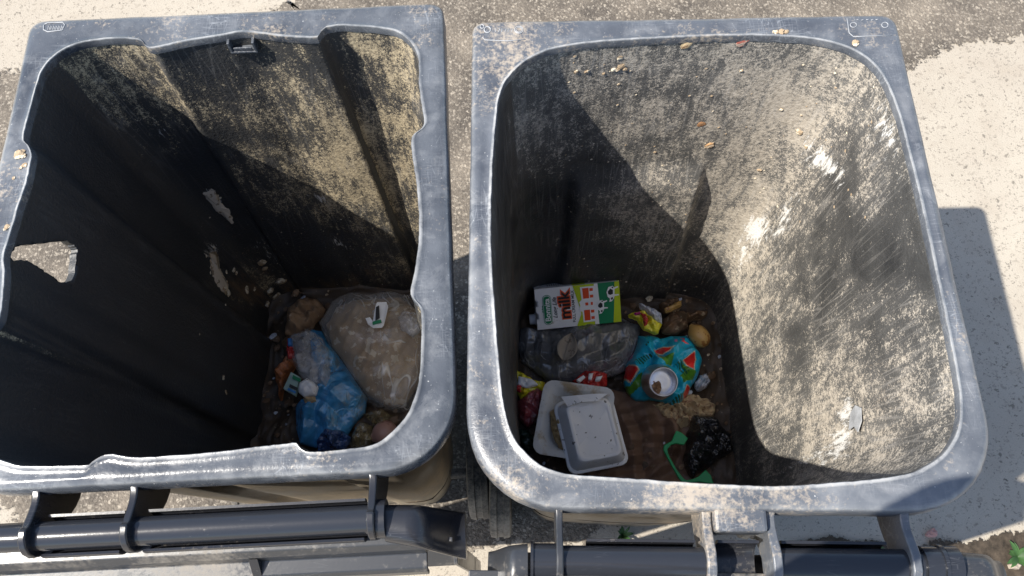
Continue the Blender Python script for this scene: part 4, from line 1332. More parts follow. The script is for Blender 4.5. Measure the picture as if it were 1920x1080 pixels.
def crushed_can():
    out = [(250, 385), (350, 372), (450, 425), (560, 392), (620, 385), (720, 408), (810, 480), (832, 560), (872, 640), (842, 750), (780, 870), (752, 980), (700, 1012), (640, 1062), (560, 1072), (500, 1032), (350, 1012), (230, 1012), (140, 930), (115, 850), (120, 700), (150, 620), (200, 530)]
    Z = .225
    e = empty('drink_can', tuple(at(1245, 660, .2)), 'crushed turquoise drink can printed with red watermelon slices', 'can')
    V, F, c = blob_mesh(B2(out, Z), .205, .060, 3.2, f=20, amp=.019, nr=80, na=260, p=3.2, edge=.3)
    pats = [(M['leafg'], [(400, 560), (480, 620), (570, 600), (560, 720), (500, 700), (430, 620)]), (M['leafg'], [(120, 840), (180, 860), (240, 780), (280, 760), (270, 880), (190, 930), (125, 900)]), (M['leafg'], [(660, 660), (740, 720), (820, 720), (790, 800), (680, 850), (640, 800), (690, 740)]),
            (M['palm'], [(200, 640), (300, 590), (370, 575), (385, 610), (330, 640), (290, 690), (230, 690)]), (M['palm'], [(595, 690), (640, 650), (680, 700), (740, 740), (700, 790), (640, 740)]), (M['palm'], [(560, 1020), (640, 960), (690, 940), (690, 1000), (640, 1050), (560, 1065)]),
            (M['rind'], [(115, 660), (160, 655), (250, 745), (180, 840), (110, 770)]), (M['rind'], [(390, 525), (440, 508), (560, 530), (590, 520), (540, 570), (480, 592), (420, 570)]), (M['rind'], [(660, 655), (780, 560), (812, 620), (800, 725), (760, 705)]), (M['rind'], [(715, 860), (775, 868), (765, 920), (725, 985), (688, 960)]),
            (M['melon'], [(118, 665), (165, 668), (235, 742), (178, 822), (116, 760)]), (M['melon'], [(402, 528), (440, 517), (548, 534), (535, 562), (480, 580), (425, 562)]), (M['melon'], [(672, 650), (778, 570), (802, 622), (790, 710), (757, 692)]), (M['melon'], [(722, 868), (768, 872), (758, 916), (722, 968), (695, 950)]),
            (M['pink'], [(210, 470), (235, 455), (230, 490), (212, 500)]), (M['pink'], [(195, 515), (222, 505), (215, 545), (190, 555)]), (M['pink'], [(178, 562), (205, 556), (195, 600), (165, 605)]), (M['pink'], [(590, 440), (622, 430), (620, 470), (590, 480)]), (M['melon'], [(655, 400), (700, 412), (690, 440), (740, 480), (700, 470), (655, 450), (690, 430)]),
            (M['palm'], [(300, 500), (345, 455), (350, 470), (315, 520)])]
    mats = [M['turq']] + [m for m, _ in pats]
    polys = [[tuple(p) for p in B2(pts, Z + .03)] for _, pts in pats]
    bb = [(min(p[0] for p in q), max(p[0] for p in q), min(p[1] for p in q), max(p[1] for p in q)) for q in polys]
    mi = []
    for f in F:
        cx = sum(V[i][0] for i in f) / len(f); cy = sum(V[i][1] for i in f) / len(f)
        # palm fronds are cut into fingers
        m = 0
        for k in range(len(polys) - 1, -1, -1):
            b = bb[k]
            if b[0] < cx < b[1] and b[2] < cy < b[3] and inside((cx, cy), polys[k]):
                if mats[k + 1] is M['palm'] and math.sin((cx + cy * .6) * 900) < -.35: continue
                m = k + 1; break
        mi.append(m)
    body = obj('can_wall', V, F, mats, e, mi=mi)
    # aluminium end
    cc = Vector(at(1244, 716, .292))
    ax = Vector((.06, -.30, 1)).normalized()
    a = ax.cross(Vector((0, 1, 0))).normalized(); b = ax.cross(a).normalized()
    m = 48
    prof = [(-.040, .0375), (-.022, .0345), (-.008, .0315), (0, .0300), (.0012, .0290), (.0012, .0280), (-.001, .0270), (-.008, .0255), (-.016, .0250), (-.019, .0235), (-.0175, .018), (-.0185, .010), (-.018, 0)]
    V = []
    for h, r in prof:
        for k in range(m):
            w = 2 * PI * k / m
            wv = 1 + (.06 * nz(math.cos(w) * 2, math.sin(w) * 2, 4) if h < -.009 else .01 * nz(math.cos(w), math.sin(w), 4))
            V.append(tuple(cc + ax * h + (a * math.cos(w) + b * math.sin(w)) * r * wv))
    obj('can_end', V, grid_faces(m, len(prof)), M['alu'], e, autosmooth=40)
    P = [(cc + a * (x * .001) + b * (y * .001)) for x, y in ((21, 6), (22, -6), (14, -10), (6, -15), (3, -3), (1, 8), (6, 19), (14, 19))]
    V, F, c = blob_mesh([(p.x, p.y) for p in P], cc.z - .0185, .004, 3.0, f=90, amp=.004, nr=10, na=40)
    obj('brown_residue', V, F, M['residue'], e)


crushed_can()


def wrapper(name, label, pts, z, mat, seed, amp=.010, f=42, prints=()):
    V, F, c = blob_mesh(B2(pts, z), z, .012, seed, f=f, amp=amp, nr=24, na=110, p=3)
    o = obj(name, V, F, mat, loc=(c[0], c[1], z))
    tag(o, label, 'wrapper')
    for q, mt in prints:
        V, F, c = blob_mesh(B2(q, z + .015), z + .012, .006, seed + 1, f=f, amp=amp * .6, nr=10, na=50)
        obj('red_print', V, F, mt, o)
    return o


wrapper('sweet_wrapper', 'crinkled yellow wrapper with red print above the turquoise can', [(140, 210), (200, 182), (290, 168), (330, 220), (400, 262), (470, 292), (440, 384), (360, 372), (290, 342), (240, 275), (220, 240)], .245, M['yellowp'], 1.3, prints=[([(270, 180), (310, 190), (340, 250), (330, 300), (300, 310), (285, 240)], M['redp']), ([(195, 185), (255, 165), (270, 190), (215, 200)], simple('print_magenta', (.42, .02, .2), .3))])
wrapper('foil_wrapper', 'silver foil wrapper above the yellow one', [(235, 92), (330, 118), (420, 168), (462, 200), (474, 292), (400, 262), (350, 200), (258, 130)], .252, M['silver'], 2.1)


def b2lump(name, label, cat, pts, z, h, mat, seed, **kw):
    return lump(name, label, cat, B2(pts, z), z, h, mat, seed, **kw)


b2lump('food_peel', 'dark brown peel behind the foil wrapper', 'peel', [(440, 110), (520, 60), (620, 70), (660, 140), (600, 200), (480, 180)], .225, .025, M['peel'], 4.9, f=40, amp=.012, na=90, nr=22)
o = bpy.context.scene.objects['food_peel']
V, F, c = blob_mesh(B2([(490, 150), (620, 85), (655, 70), (660, 120), (560, 165), (500, 178)], .25), .252, .006, 2.0, f=40, amp=.004, nr=10, na=50)
obj('yellow_rind', V, F, M['onion'], o)
b2lump('food_peel', 'long brown peel beside the onion', 'peel', [(460, 250), (560, 190), (700, 200), (820, 160), (920, 170), (900, 220), (780, 250), (700, 290), (720, 360), (600, 400), (470, 390)], .215, .028, M['peel'], 5.9, f=36, amp=.013, na=130, nr=26)


def onion(name, label, px, py, z, r, mat, tip, sx=1.0, sy=1.25):
    c = Vector(at(px, py, z))
    V = []
    n, m = 20, 28
    for j in range(n + 1):
        t = j / n
        th = PI * t
        rr = r * math.sin(th) ** (.9) * (1 + .03 * nz(t * 5, 0, r * 99))
        y = r * (math.cos(th) * sy + (.22 * smooth(math.cos(th), .93, 1.0)))
        for k in range(m):
            w = 2 * PI * k / m
            q = rr * (1 + .035 * nz(math.cos(w) * 2, math.sin(w) * 2, t * 3))
            V.append((q * math.cos(w) * sx, y, q * math.sin(w)))
    ca, sa = math.cos(tip), math.sin(tip)
    V = [(c.x + x * ca - y * sa, c.y + x * sa + y * ca, c.z + zz) for x, y, zz in V]
    o = obj(name, V, grid_faces(m, n + 1, flip=True), mat, loc=tuple(c))
    return tag(o, label, 'onion')


onion('onion', 'yellow brown onion above right of the turquoise can', 1311, 630, .245, .021, M['onion'], .55)
b2lump('crumpled_foil', 'small grey crumpled scrap under the right side of the can', 'scrap', [(830, 800), (900, 780), (930, 850), (900, 920), (820, 940), (780, 880)], .20, .02, M['silver'], 6.1, f=50, amp=.012, na=70, nr=16)

# ---- left bin
b1 = lambda name, label, cat, pts, z, h, mat, seed, **kw: lump(name, label, cat, B1(pts, z), z, h, mat, seed, **kw)
b1('food_slop', 'brown slop of food inside the big clear bag', 'food waste', [(400, 260), (460, 160), (560, 110), (700, 100), (860, 90), (960, 180), (1000, 420), (960, 640), (880, 770), (760, 760), (650, 690), (540, 540), (440, 400)], .195, .050, M['slop'], 2.2, f=22, amp=.010, na=160, nr=44)
b1('clear_bag', 'big clear grimy plastic bag full of brown food', 'bag', [(352, 245), (436, 132), (540, 72), (640, 80), (800, 56), (910, 72), (985, 170), (1040, 400), (990, 640), (910, 790), (820, 800), (720, 768), (630, 706), (540, 592), (458, 470), (398, 350)], .205, .066, M['clear'], 4.9, f=9, amp=.015, na=240, nr=70, edge=.5)
b1('blue_bag', 'crumpled blue plastic bag beside the big clear bag', 'bag', [(296, 285), (370, 298), (410, 350), (490, 470), (570, 590), (650, 715), (634, 800), (565, 880), (522, 965), (470, 1015), (350, 1020), (236, 996), (212, 905), (212, 765), (270, 720), (340, 640), (350, 500), (310, 370)], .195, .038, M['bluebag'], 6.4, f=14, amp=.015, na=220, nr=56)
b1('clear_pouch', 'small bright clear plastic pouch left of the blue bag', 'bag', [(188, 335), (290, 290), (384, 350), (418, 420), (430, 600), (404, 655), (350, 640), (236, 572), (198, 480)], .225, .040, M['clear2'], 7.1, f=24, amp=.016, na=150, nr=40)
b1('orange_rag', 'orange peel like rag at the left edge of the rubbish', 'rag', [(78, 545), (104, 505), (160, 450), (232, 470), (212, 520), (164, 560), (140, 640), (122, 730), (98, 640)], .20, .022, M['orange'], 3.8, f=38, amp=.012, na=110, nr=24)
b1('wrapper_strip', 'thin orange and blue wrapper strip above the orange rag', 'wrapper', [(158, 340), (186, 338), (194, 400), (206, 460), (166, 466), (158, 410)], .225, .008, M['redp'], 2.8, f=60, amp=.005, na=60, nr=10)
o = bpy.context.scene.objects['wrapper_strip']
V, F, c = blob_mesh(B1([(160, 342), (185, 340), (190, 385), (162, 388)], .236), .236, .003, 3, f=60, amp=.002, nr=6, na=30)
obj('blue_end', V, F, BLUEP, o)
b1('paper_lump', 'brown wet paper lump at the top left of the clear bag', 'paper', [(148, 265), (168, 165), (260, 108), (352, 110), (390, 160), (310, 270), (220, 325), (158, 330)], .21, .035, M['kraft'], 5.6, f=30, amp=.014, na=120, nr=28)
b1('foam_crumb', 'broken white foam crumb on the blue bag', 'foam piece', [(232, 612), (282, 584), (352, 640), (334, 690), (262, 702), (228, 672)], .245, .012, M['foam'], 1.9, f=30, amp=.004, na=70, nr=14)
b1('bread_scrap', 'small tan bread scrap below the white foam crumb', 'bread', [(258, 708), (330, 694), (334, 730), (290, 752), (262, 744)], .235, .010, M['bread'], 2.6, f=50, amp=.007, na=60, nr=12)
b1('greasy_bag', 'greasy yellow plastic bag at the lower right of the blue bag', 'bag', [(540, 965), (600, 860), (690, 880), (700, 960), (625, 1020), (550, 1020)], .205, .03, M['yellowfilm'], 8.2, f=30, amp=.013, na=110, nr=28)
b1('greasy_bag', 'greasy yellow plastic bag directly below the big clear bag', 'bag', [(636, 815), (720, 778), (796, 812), (774, 890), (684, 880)], .205, .03, M['yellowfilm'], 9.2, f=32, amp=.013, na=100, nr=26)
b1('film_knot', 'dark blue crumpled plastic knot at the bottom of blue bag', 'bag', [(344, 965), (400, 896), (500, 915), (556, 950), (525, 1030), (350, 1035)], .225, .025, M['darkblue'], 4.7, f=34, amp=.015, na=110, nr=28)
onion('onion', 'dull pink onion at the lower right corner of the rubbish', 490 + 760 / 3.274, 530 + 925 / 3.274, .215, .024, M['pinkonion'], 1.9, 1.1, 1.1)
b1('bag_corner', 'grey clear bag corner at the upper right of the rubbish', 'bag', [(836, 215), (870, 170), (960, 190), (975, 290), (930, 330), (850, 290)], .275, .016, M['clear2'], 3.1, f=40, amp=.010, na=80, nr=20)


def flat_card(name, label, cat, pts, z, mats, bands, f=B1, th=.0016, bend=.006):
    P = [Vector((*p, z)) for p in f(pts, z)]
    c = sum(P, Vector()) / len(P)
    V = [tuple(p + Vector((0, 0, bend * math.sin(k * 2.1)))) for k, p in enumerate(P)]
    n = len(V)
    V += [(x, y, zz + th) for x, y, zz in V]
    F = [tuple(range(n - 1, -1, -1)), tuple(range(n, 2 * n))] + [(i, (i + 1) % n, (i + 1) % n + n, i + n) for i in range(n)]
    o = obj(name, V, F, mats, loc=tuple(c), smooth=False)
    bm = bmesh.new(); bm.from_mesh(o.data); bmesh.ops.recalc_face_normals(bm, faces=bm.faces[:]); bm.to_mesh(o.data); bm.free()
    for q, mt, nm in bands:
        PV = []
        for p in f(q, z + th + .004):
            PV.append((p[0], p[1], z + th + .0045))
        V = PV + [(x, y, zz - .003) for x, y, zz in PV]; m = len(PV)
        obj(nm, V, [tuple(range(m)), tuple(range(2 * m - 1, m - 1, -1))] + [(i, i + m, (i + 1) % m + m, (i + 1) % m) for i in range(m)], mt, o, smooth=False)
    return tag(o, label, cat)


flat_card('card_label', 'white card label with black and green bars on the clear bag', 'label', [(640, 220), (668, 215), (684, 235), (700, 150), (712, 124), (768, 118), (778, 150), (772, 190), (752, 262), (740, 278), (690, 282), (655, 255)], .293, [M['white']], [([(704, 150), (722, 140), (726, 215), (700, 232)], M['cblack'], 'black_bar'), ([(682, 240), (734, 226), (738, 244), (684, 258)], M['cgreen'], 'green_bar')], bend=.002)
flat_card('small_carton', 'small green and white printed carton under the clear pouch', 'carton', [(192, 560), (246, 590), (216, 702), (146, 662)], .238, [simple('pale_green_print', (.30, .42, .38), .4)], [([(196, 566), (240, 590), (235, 610), (190, 588)], M['cgreen'], 'green_band'), ([(176, 622), (222, 645), (216, 662), (170, 640)], M['cblack'], 'lettering'), ([(165, 645), (212, 668), (208, 680), (160, 658)], BLUEP, 'lettering')], th=.014, bend=.0)


# ------------------------------------------------------------------ small marks and parts of the bins
from mathutils.bvhtree import BVHTree


def bvh_of(o):
    me = o.data
    off = Vector(root_of(o).location)
    return BVHTree.FromPolygons([v.co + off for v in me.vertices], [tuple(p.vertices) for p in me.polygons])


BV = {'L': bvh_of(bodyL), 'R': bvh_of(bodyR), 'rL': bvh_of(rimL), 'rR': bvh_of(rimR)}


def hit(px, py, which):
    d = Vector((px - 960) / FPX * _R + (540 - py) / FPX * _U + _F).normalized()
    l, n, i, ds = BV[which].ray_cast(Vector((0, 0, CAM_H)), d)
    if l is None: return None, None
    if n.dot(d) > 0: n = -n
    return l, n


def on_rim(pts, which, r=.0007, par=None, name='moulded_mark', closed=False, mat=None):
    P = []
    for x, y in pts:
        l, n = hit(x, y, which)
        if l is None: continue
        P.append(tuple(l + n * (r * .45)))
    if closed: P.append(P[0])
    V, F = tube(P, r, 6)
    return obj(name, V, F, mat, par)


def circ(cx, cy, rx, ry, n=16):
    return [(cx + rx * math.cos(2 * PI * k / n), cy + ry * math.sin(2 * PI * k / n)) for k in range(n)]


worn = simple('worn_pale_plastic', (.30, .31, .32), .5, .2, 60)
# right bin: framed panel with two date wheels, each front corner
on_rim([(906, 42), (905, 70), (909, 75), (950, 77), (985, 74)], 'rR', .0006, rimR, 'moulded_frame', mat=worn)
on_rim(circ(914, 56, 6, 5.5), 'rR', .0008, rimR, 'moulded_ring', True, worn)
on_rim(circ(904, 50, 3.5, 3.5), 'rR', .0007, rimR, 'moulded_ring', True, worn)
on_rim(circ(973, 56, 8, 6.5), 'rR', .0006, rimR, 'moulded_ring', True, worn)
on_rim(circ(973, 56, 5.5, 4.5), 'rR', .0005, rimR, 'moulded_ring', True, worn)
for k in range(6):
    x = 929 + k * 6
    on_rim([(x, 60), (x + (k % 2) * 2, 54), (x + 3, 55 + (k % 3))], 'rR', .0005, rimR, 'moulded_stroke', mat=worn)
on_rim([(1588, 30), (1660, 27), (1668, 32), (1673, 66), (1600, 69), (1592, 62), (1588, 34)], 'rR', .0006, rimR, 'moulded_frame', mat=worn)
on_rim(circ(1600, 47, 6, 4.5), 'rR', .0006, rimR, 'moulded_ring', True, worn)
on_rim(circ(1659, 47, 6, 5), 'rR', .0006, rimR, 'moulded_ring', True, worn)
for k in range(5):
    on_rim([(1606 + k * 9, 37 + (k % 2)), (1611 + k * 9, 36.5)], 'rR', .0005, rimR, 'moulded_stroke', mat=worn)
# left bin: small oval maker's stamp
on_rim([(84, 46), (90, 43), (118, 42), (122, 47), (117, 57), (90, 60), (82, 56), (82, 49)], 'rL', .0008, rimL, 'moulded_frame', True, worn)
for k in range(6):
    x = 90 + k * 5
    on_rim([(x, 56), (x + 1, 48), (x + 3, 52), (x + 3.6, 56)], 'rL', .0005, rimL, 'moulded_stroke', mat=worn)


# clip of the left bin, just under the front of its rim
def label_clip():
    l, n = hit(452, 84, 'L')
    x0 = at(420, 80, 1.0)[0]; x1 = at(472, 80, 1.0)[0]
    y = l.y + .002
    V, F = join(box((x0 + x1) / 2, y - .006, .973, x1 - x0, .014, .004), box(x0 + .002, y - .006, .984, .004, .014, .018), box(x1 - .002, y - .006, .984, .004, .014, .018), box((x0 + x1) / 2, y - .0115, .979, x1 - x0 - .012, .002, .007))
    obj('label_clip', V, F, M['rim_a'], binL, smooth=False, bevel=.001)


label_clip()


# torn sliver of plastic standing off the right wall
def sliver():
    P = [(1603, 808), (1600, 775), (1608, 760), (1618, 765), (1624, 790), (1620, 812), (1612, 800)]
    V = []
    for x, y in P:
        l, n = hit(x, y, 'R')
        V.append(tuple(l + n * (.002 + .006 * smooth(y, 762, 810))))
    o = obj('torn_sliver', V, [tuple(range(len(V)))], worn, bodyR, smooth=False)
    o.modifiers.new('t', 'SOLIDIFY').thickness = .0015


sliver()


# ------------------------------------------------------------------ scraps stuck to the walls and rims
def scrap_mesh(l, n, r, seed, flat=.55):
    V = []
    a = n.orthogonal().normalized(); b = n.cross(a)
    m, k = 9, 6
    for j in range(k + 1):
        th = PI * j / k
        for i in range(m):
            w = 2 * PI * i / m
            d = Vector((math.sin(th) * math.cos(w), math.sin(th) * math.sin(w), math.cos(th)))
            q = r * (1 + .55 * noise.noise(d * 1.7 + Vector((seed, 0, seed))))
            V.append(tuple(l + (a * d.x * 1.3 + b * d.y + n * d.z * flat) * q + n * r * flat * .6))
    return V, grid_faces(m, k + 1, flip=True)


def crumbs(name, label, which, spots, mat, kind='stuff'):
    parts = []
    base = None
    for s, (x, y, r) in enumerate(spots):
        l, n = hit(x, y, which)
        if l is None: continue
        if base is None: base = l
        parts.append(scrap_mesh(l, n, r, s * 1.37 + x * .01, rng.uniform(.2, .6)))
    V, F = join(*parts)
    return tag(obj(name, V, F, mat, loc=tuple(base), smooth=False), label, 'crumbs', kind=kind)


M['crumb'] = mat_specks('pale_crumb', (.42, .33, .22), (.62, .55, .42), 60, .5, .85, (.22, .15, .09))
rng = random.Random(4)
spots = [(1162, 108, .0035), (1165, 124, .0050), (1158, 130, .0030), (1172, 129, .003), (1078, 106, .0022), (1080, 134, .0030), (1100, 134, .003), (1132, 138, .0022), (1160, 158, .0025), (1150, 130, .003), (1390, 132, .0022), (1290, 72, .003), (1500, 248, .0045), (1497, 244, .003), (1424, 318, .003), (1228, 285, .0025), (1465, 205, .0025), (1512, 275, .003)]
spots += [(rng.uniform(1040, 1640), rng.uniform(100, 420), rng.uniform(.0008, .0018)) for _ in range(90)]
spots += [(rng.uniform(1060, 1340), rng.uniform(480, 560), rng.uniform(.0008, .0022)) for _ in range(40)]
crumbs('dried_crumbs', 'dried food crumbs stuck to the front wall of the smooth bin', 'R', spots, M['crumb'])
spots = [(420 + rng.gauss(0, 28), 500 + rng.gauss(0, 55), rng.uniform(.001, .0045)) for _ in range(16)] + [(rng.uniform(480, 760), rng.uniform(380, 540), rng.uniform(.0005, .0012)) for _ in range(50)] + [(418, 708, .004), (423, 735, .004), (490, 492, .008), (496, 503, .006), (525, 525, .009), (532, 527, .006), (462, 543, .007), (421, 543, .007), (426, 549, .006), (416, 538, .006), (505, 545, .008), (518, 555, .008), (500, 570, .006), (530, 575, .009)]
crumbs('dried_crumbs', 'tan flakes of old food stuck in the corner of the fluted bin', 'L', spots, M['crumb'])
spots = [(38, 290, .0055), (44, 293, .003), (33, 286, .003), (45, 310, .003), (26, 334, .002), (14, 425, .003), (10, 430, .002), (716, 95, .003), (40, 315, .002)]
crumbs('rim_crumbs', 'yellow crumbs on the left edge of the fluted bin rim', 'rL', spots, M['crumb'])
spots = [(1603, 81, .0045), (1465, 60, .004), (1456, 61, .003), (1474, 60, .003), (1451, 60, .002)]
crumbs('rim_crumbs', 'tan crumbs on the front rim of the smooth bin', 'rR', spots, M['crumb'])


PUTTY = mat_specks('cracked_putty', (.58, .53, .46), (.16, .12, .08), 70, .56, .8, (.48, .40, .30), (.30, .20, .11))


def putty():
    for pts, lab in (([(378, 362), (396, 354), (408, 362), (412, 378), (428, 392), (440, 418), (432, 420), (418, 404), (404, 396), (394, 380)], 'cream putty smear stuck high on the left wall of fluted bin'), ([(392, 475), (406, 470), (410, 498), (420, 520), (430, 545), (420, 550), (404, 530), (394, 505)], 'tan putty smear stuck low on the left wall of fluted bin')):
        P = resample(np.array(pts, float), 40) + np.array([[rng.uniform(-2, 2), rng.uniform(-2, 2)] for _ in range(40)])
        c = P.mean(0)
        V = []
        rows = 6
        for j in range(rows):
            f = 1 - j / rows
            for p in P:
                q = c + (p - c) * f
                l, n = hit(q[0], q[1], 'L')
                V.append(tuple(l + n * (.0004 + .0022 * (1 - f ** 4) + .0008 * nz(q[0] * .2, q[1] * .2, 3))))
        F = grid_faces(40, rows) + [tuple((rows - 1) * 40 + k for k in range(40))]
        o = obj('putty_smear', V, F, PUTTY, loc=V[0])
        tag(o, lab, 'smear')


putty()


def wall_scrap(name, label, cat, px, py, r, mat, which='R'):
    l, n = hit(px, py, which)
    V, F = scrap_mesh(l, n, r * .85, px * .1, .16)
    tag(obj(name, V, F, mat, loc=tuple(l), smooth=False), label, cat)


wall_scrap('food_scrap', 'tan scrap of food high on the front wall under the rim', 'scrap', 1287, 84, .008, M['bread'])
wall_scrap('paper_scrap', 'faded red paper scrap at the top of the front wall', 'scrap', 1391, 80, .008, mat_specks('faded_red', (.36, .11, .08), (.45, .36, .28), 90, .5, .8))
wall_scrap('food_scrap', 'orange scrap stuck above the rib on the front wall', 'scrap', 1331, 272, .0085, mat_specks('orange_food', (.46, .28, .14), (.7, .58, .42), 120, .52, .7))
wall_scrap('food_scrap', 'rusty orange stain of food midway up the front wall', 'scrap', 1315, 232, .006, mat_specks('rust_food', (.36, .19, .09), (.3, .15, .06), 120, .6, .8))

# ------------------------------------------------------------------ weeds, scraps and stones on the ground
def weed(name, label, px, py, n, ln, wd, seed, lift=.5):
    c = Vector(at(px, py, .008))
    rg = random.Random(seed)
    e = empty(name, tuple(c), label, 'weed')
    for k in range(n):
        a = 2 * PI * k / n + rg.uniform(-.3, .3)
        L = ln * rg.uniform(.6, 1.1); W = wd * rg.uniform(.7, 1.2)
        up = lift * rg.uniform(.5, 1.5)
        V = []
        for j in range(8):
            t = j / 7
            w = W * math.sin(PI * min(1, t * .9 + .08)) ** .9
            rr = L * t
            z = L * up * math.sin(t * 1.9) * .6
            for s in (-1, 0, 1):
                V.append((c.x + math.cos(a) * rr - math.sin(a) * s * w / 2, c.y + math.sin(a) * rr + math.cos(a) * s * w / 2, c.z + z + abs(s) * .12 * W))
        obj('leaf', V, grid_faces(3, 8, closed_u=False), M['weed'], e)
    return e


weed('weed', 'leafy green weed growing in the soil at the right edge', 1908, 1044, 13, .036, .011, 3, .45)
weed('weed', 'small bright green weed between the bin and its open lid', 1168, 1004, 9, .022, .008, 5, 1.2)
weed('weed', 'tiny weed seen behind the right half of handle bar', 1640, 1026, 6, .016, .006, 8, .8)
P = A([(1737, 1004), (1742, 994), (1752, 990), (1757, 998), (1755, 1006), (1744, 1008)], .01)
lump('crumpled_paper', 'small crumpled pinkish paper on the ground behind the rim corner', 'paper', P, .006, .012, M['pinkpaper'], 3.0, f=60, amp=.006, na=50, nr=12)
P = A([(1890, 1058), (1905, 1054), (1915, 1060), (1910, 1068), (1893, 1066)], .012)
lump('dead_leaf', 'dead tan leaf on the soil below the leafy weed', 'leaf', P, .012, .006, M['dryleaf'], 4.0, f=60, amp=.004, na=40, nr=8)

# ------------------------------------------------------------------ the photographer, who shades the rear corner of the right bin
def person():
    J = {}
    S = [('pelvis', (.08, -.44, .96), .125), ('waist', (.08, -.44, 1.10), .115), ('chest', (.08, -.43, 1.30), .135), ('neckb', (.08, -.43, 1.45), .07), ('neck', (.08, -.42, 1.52), .052), ('head', (.08, -.39, 1.60), .078), ('head2', (.08, -.385, 1.69), .085), ('crown', (.08, -.39, 1.75), .05),
         ('shR', (.26, -.40, 1.42), .062), ('elR', (.29, -.24, 1.22), .046), ('wrR', (.13, -.085, 1.60), .031), ('haR', (.070, -.050, 1.79), .028),
         ('shL', (-.10, -.40, 1.42), .062), ('elL', (-.050, -.115, 1.28), .046), ('wrL', (-.034, -.052, 1.62), .033), ('haL', (-.054, -.040, 1.79), .028),
         ('hipR', (.18, -.44, .92), .095), ('knR', (.19, -.43, .50), .062), ('anR', (.19, -.46, .09), .042), ('toR', (.20, -.33, .035), .032),
         ('hipL', (-.02, -.44, .92), .095), ('knL', (-.03, -.43, .50), .062), ('anL', (-.03, -.46, .09), .042), ('toL', (-.04, -.33, .035), .032)]
    E = [('pelvis', 'waist'), ('waist', 'chest'), ('chest', 'neckb'), ('neckb', 'neck'), ('neck', 'head'), ('head', 'head2'), ('head2', 'crown'), ('neckb', 'shR'), ('shR', 'elR'), ('elR', 'wrR'), ('wrR', 'haR'), ('neckb', 'shL'), ('shL', 'elL'), ('elL', 'wrL'), ('wrL', 'haL'), ('pelvis', 'hipR'), ('hipR', 'knR'), ('knR', 'anR'), ('anR', 'toR'), ('pelvis', 'hipL'), ('hipL', 'knL'), ('knL', 'anL'), ('anL', 'toL')]
    # fingers of both hands, closed round the telephone
    for side, hp in (('R', (.070, -.050, 1.79)), ('L', (-.054, -.040, 1.79))):
        for f in range(4):
            y0 = -.010 + f * -.012
            a = (side + 'f%da' % f, (hp[0] + (.008 if side == 'R' else .004), hp[1] + y0 - .002, hp[2] + .045), .009)
            b = (side + 'f%db' % f, (hp[0] + (-.006 if side == 'R' else .030), hp[1] + y0 - .006, hp[2] + .075 - .004 * f), .008)
            c = (side + 'f%dc' % f, (hp[0] + (-.026 if side == 'R' else .050), hp[1] + y0 - .01, hp[2] + .082 - .004 * f), .007)
            S.extend([a, b, c]); E.extend([('ha' + side, a[0]), (a[0], b[0]), (b[0], c[0])])
        a = (side + 'tha', (hp[0] + (-.022 if side == 'R' else .022), hp[1] - .002, hp[2] + .02), .011)
        b = (side + 'thb', (hp[0] + (-.036 if side == 'R' else .036), hp[1] - .002, hp[2] + .05), .009)
        S.extend([a, b]); E.extend([('ha' + side, a[0]), (a[0], b[0])])
    idx = {s[0]: i for i, s in enumerate(S)}
    base = Vector((.08, -.44, 0))
    me = bpy.data.meshes.new('person')
    me.from_pydata([tuple(Vector(s[1]) - base) for s in S], [(idx[a], idx[b]) for a, b in E], [])
    o = bpy.data.objects.new('person', me); COL.objects.link(o); o.location = base
    sk = o.modifiers.new('skin', 'SKIN'); sk.use_smooth_shade = True
    if not me.skin_vertices: me.skin_vertices.new()
    for i, s in enumerate(S):
        me.skin_vertices[0].data[i].radius = (s[2], s[2])
        me.skin_vertices[0].data[i].use_root = (s[0] == 'pelvis')
    sb = o.modifiers.new('sub', 'SUBSURF'); sb.levels = 2; sb.render_levels = 2
    bpy.context.view_layer.update()
    nm = bpy.data.meshes.new_from_object(o.evaluated_get(bpy.context.evaluated_depsgraph_get()))
    o.modifiers.clear(); o.data = nm
    nm.materials.clear()
    skin = simple('skin', (.32, .19, .13), .5, .1, 20); shirt = simple('navy_shirt', (.03, .04, .07), .85, .2, 60, .3); jeans = simple('dark_trousers', (.03, .032, .04), .9, .2, 80, .3); shoe = simple('black_shoes', (.015, .015, .016), .5, .2, 40)
    for m in (skin, shirt, jeans, shoe): nm.materials.append(m)
    for p in nm.polygons:
        z = p.center.z; q = p.center + base
        k = 1
        if z > 1.49: k = 0
        if z < 1.0: k = 2
        if z < .10: k = 3
        if z > 1.33 and q.y > -.26: k = 0
        p.material_index = k; p.use_smooth = True
    tag(o, 'person in navy shirt standing behind the bins, arms raised to a telephone', 'person')
    # hair, and the telephone in the hands just behind the lens
    V, F, c = [], [], None
    m, k = 20, 10
    hc = Vector((.08, -.40, 1.685))
    for j in range(k + 1):
        th = PI * .62 * j / k
        for i in range(m):
            w = 2 * PI * i / m
            r = .094 * (1 + .05 * nz(w, th * 3, 2))
            V.append(tuple(hc + Vector((math.sin(th) * math.cos(w) * r, math.sin(th) * math.sin(w) * r * 1.08, math.cos(th) * r))))
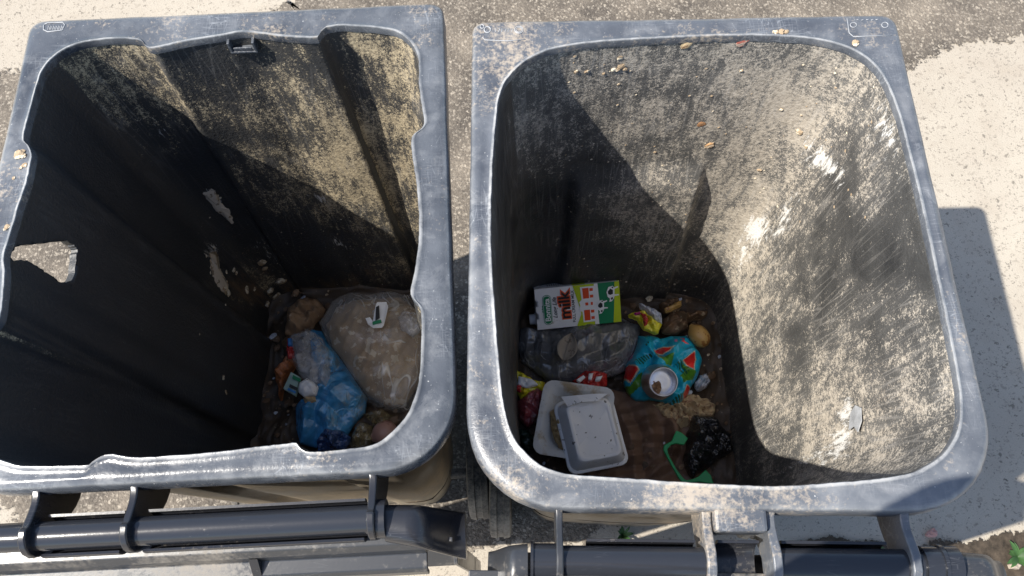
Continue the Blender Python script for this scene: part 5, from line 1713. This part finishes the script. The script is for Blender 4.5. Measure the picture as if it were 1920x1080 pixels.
    hair = obj('hair', V, grid_faces(m, k + 1, flip=True), simple('black_hair', (.012, .011, .010), .6, .3, 90), o)

    c = Vector((0, 0, CAM_H)) - Vector(_F) * .0085
    R3, U3, F3 = Vector(_R), Vector(_U), Vector(_F)
    V = []
    for w in (-.004, .004):
        q = rounded_quad([(-.078, .037), (.078, .037), (.078, -.037), (-.078, -.037)], (.009,) * 4, 5)
        V += [tuple(c + R3 * a + U3 * b + F3 * w) for a, b in q]
    m = len(V) // 2
    ph = obj('telephone', V, [tuple(range(m)), tuple(range(2 * m - 1, m - 1, -1))] + [(i, i + m, (i + 1) % m + m, (i + 1) % m) for i in range(m)], simple('dark_glass', (.02, .02, .022), .15, .1, 30), loc=tuple(c), smooth=False)
    tag(ph, 'dark telephone held up in both hands by the person', 'telephone')


person()


# ------------------------------------------------------------------ loose bits of litter on the sludge
def litter(name, label, T, Bm, z, n, seed, mats):
    rg = random.Random(seed)
    t = (1.0 - z) / (1.0 - .085)
    O = T * (1 - t) + Bm * t
    c = O.mean(0)
    V, F, mi = [], [], []
    for k in range(n):
        q = c + (O[rg.randrange(len(O))] - c) * rg.uniform(.15, .97) ** .6
        r = rg.choice((.002, .003, .003, .005, .008))
        l = Vector((q[0], q[1], z + rg.uniform(.0, .018)))
        nn = Vector((rg.uniform(-.5, .5), rg.uniform(-.5, .5), 1)).normalized()
        v, f = scrap_mesh(l, nn, r * rg.uniform(.7, 1.3), k * .77, rg.uniform(.15, .6))
        o = len(V)
        V += v; F += [tuple(i + o for i in a) for a in f]
        mi += [rg.choice((0, 0, 0, 0, 1, 1, 1, 3, 3, 2, 4))] * len(f)
    tag(obj(name, V, F, mats, loc=(c[0], c[1], z), smooth=False, mi=mi), label, 'litter', kind='stuff')


LM = [M['peel'], M['sludge'], M['crumb'], M['kraft'], M['silver']]
litter('litter_bits', 'small bits of peel and paper strewn over the floor of the smooth bin', TR_, BR_, .185, 260, 3, LM)
litter('litter_bits', 'small rotten bits strewn around the bags in the fluted bin', TL_, BL_, .185, 260, 5, LM)
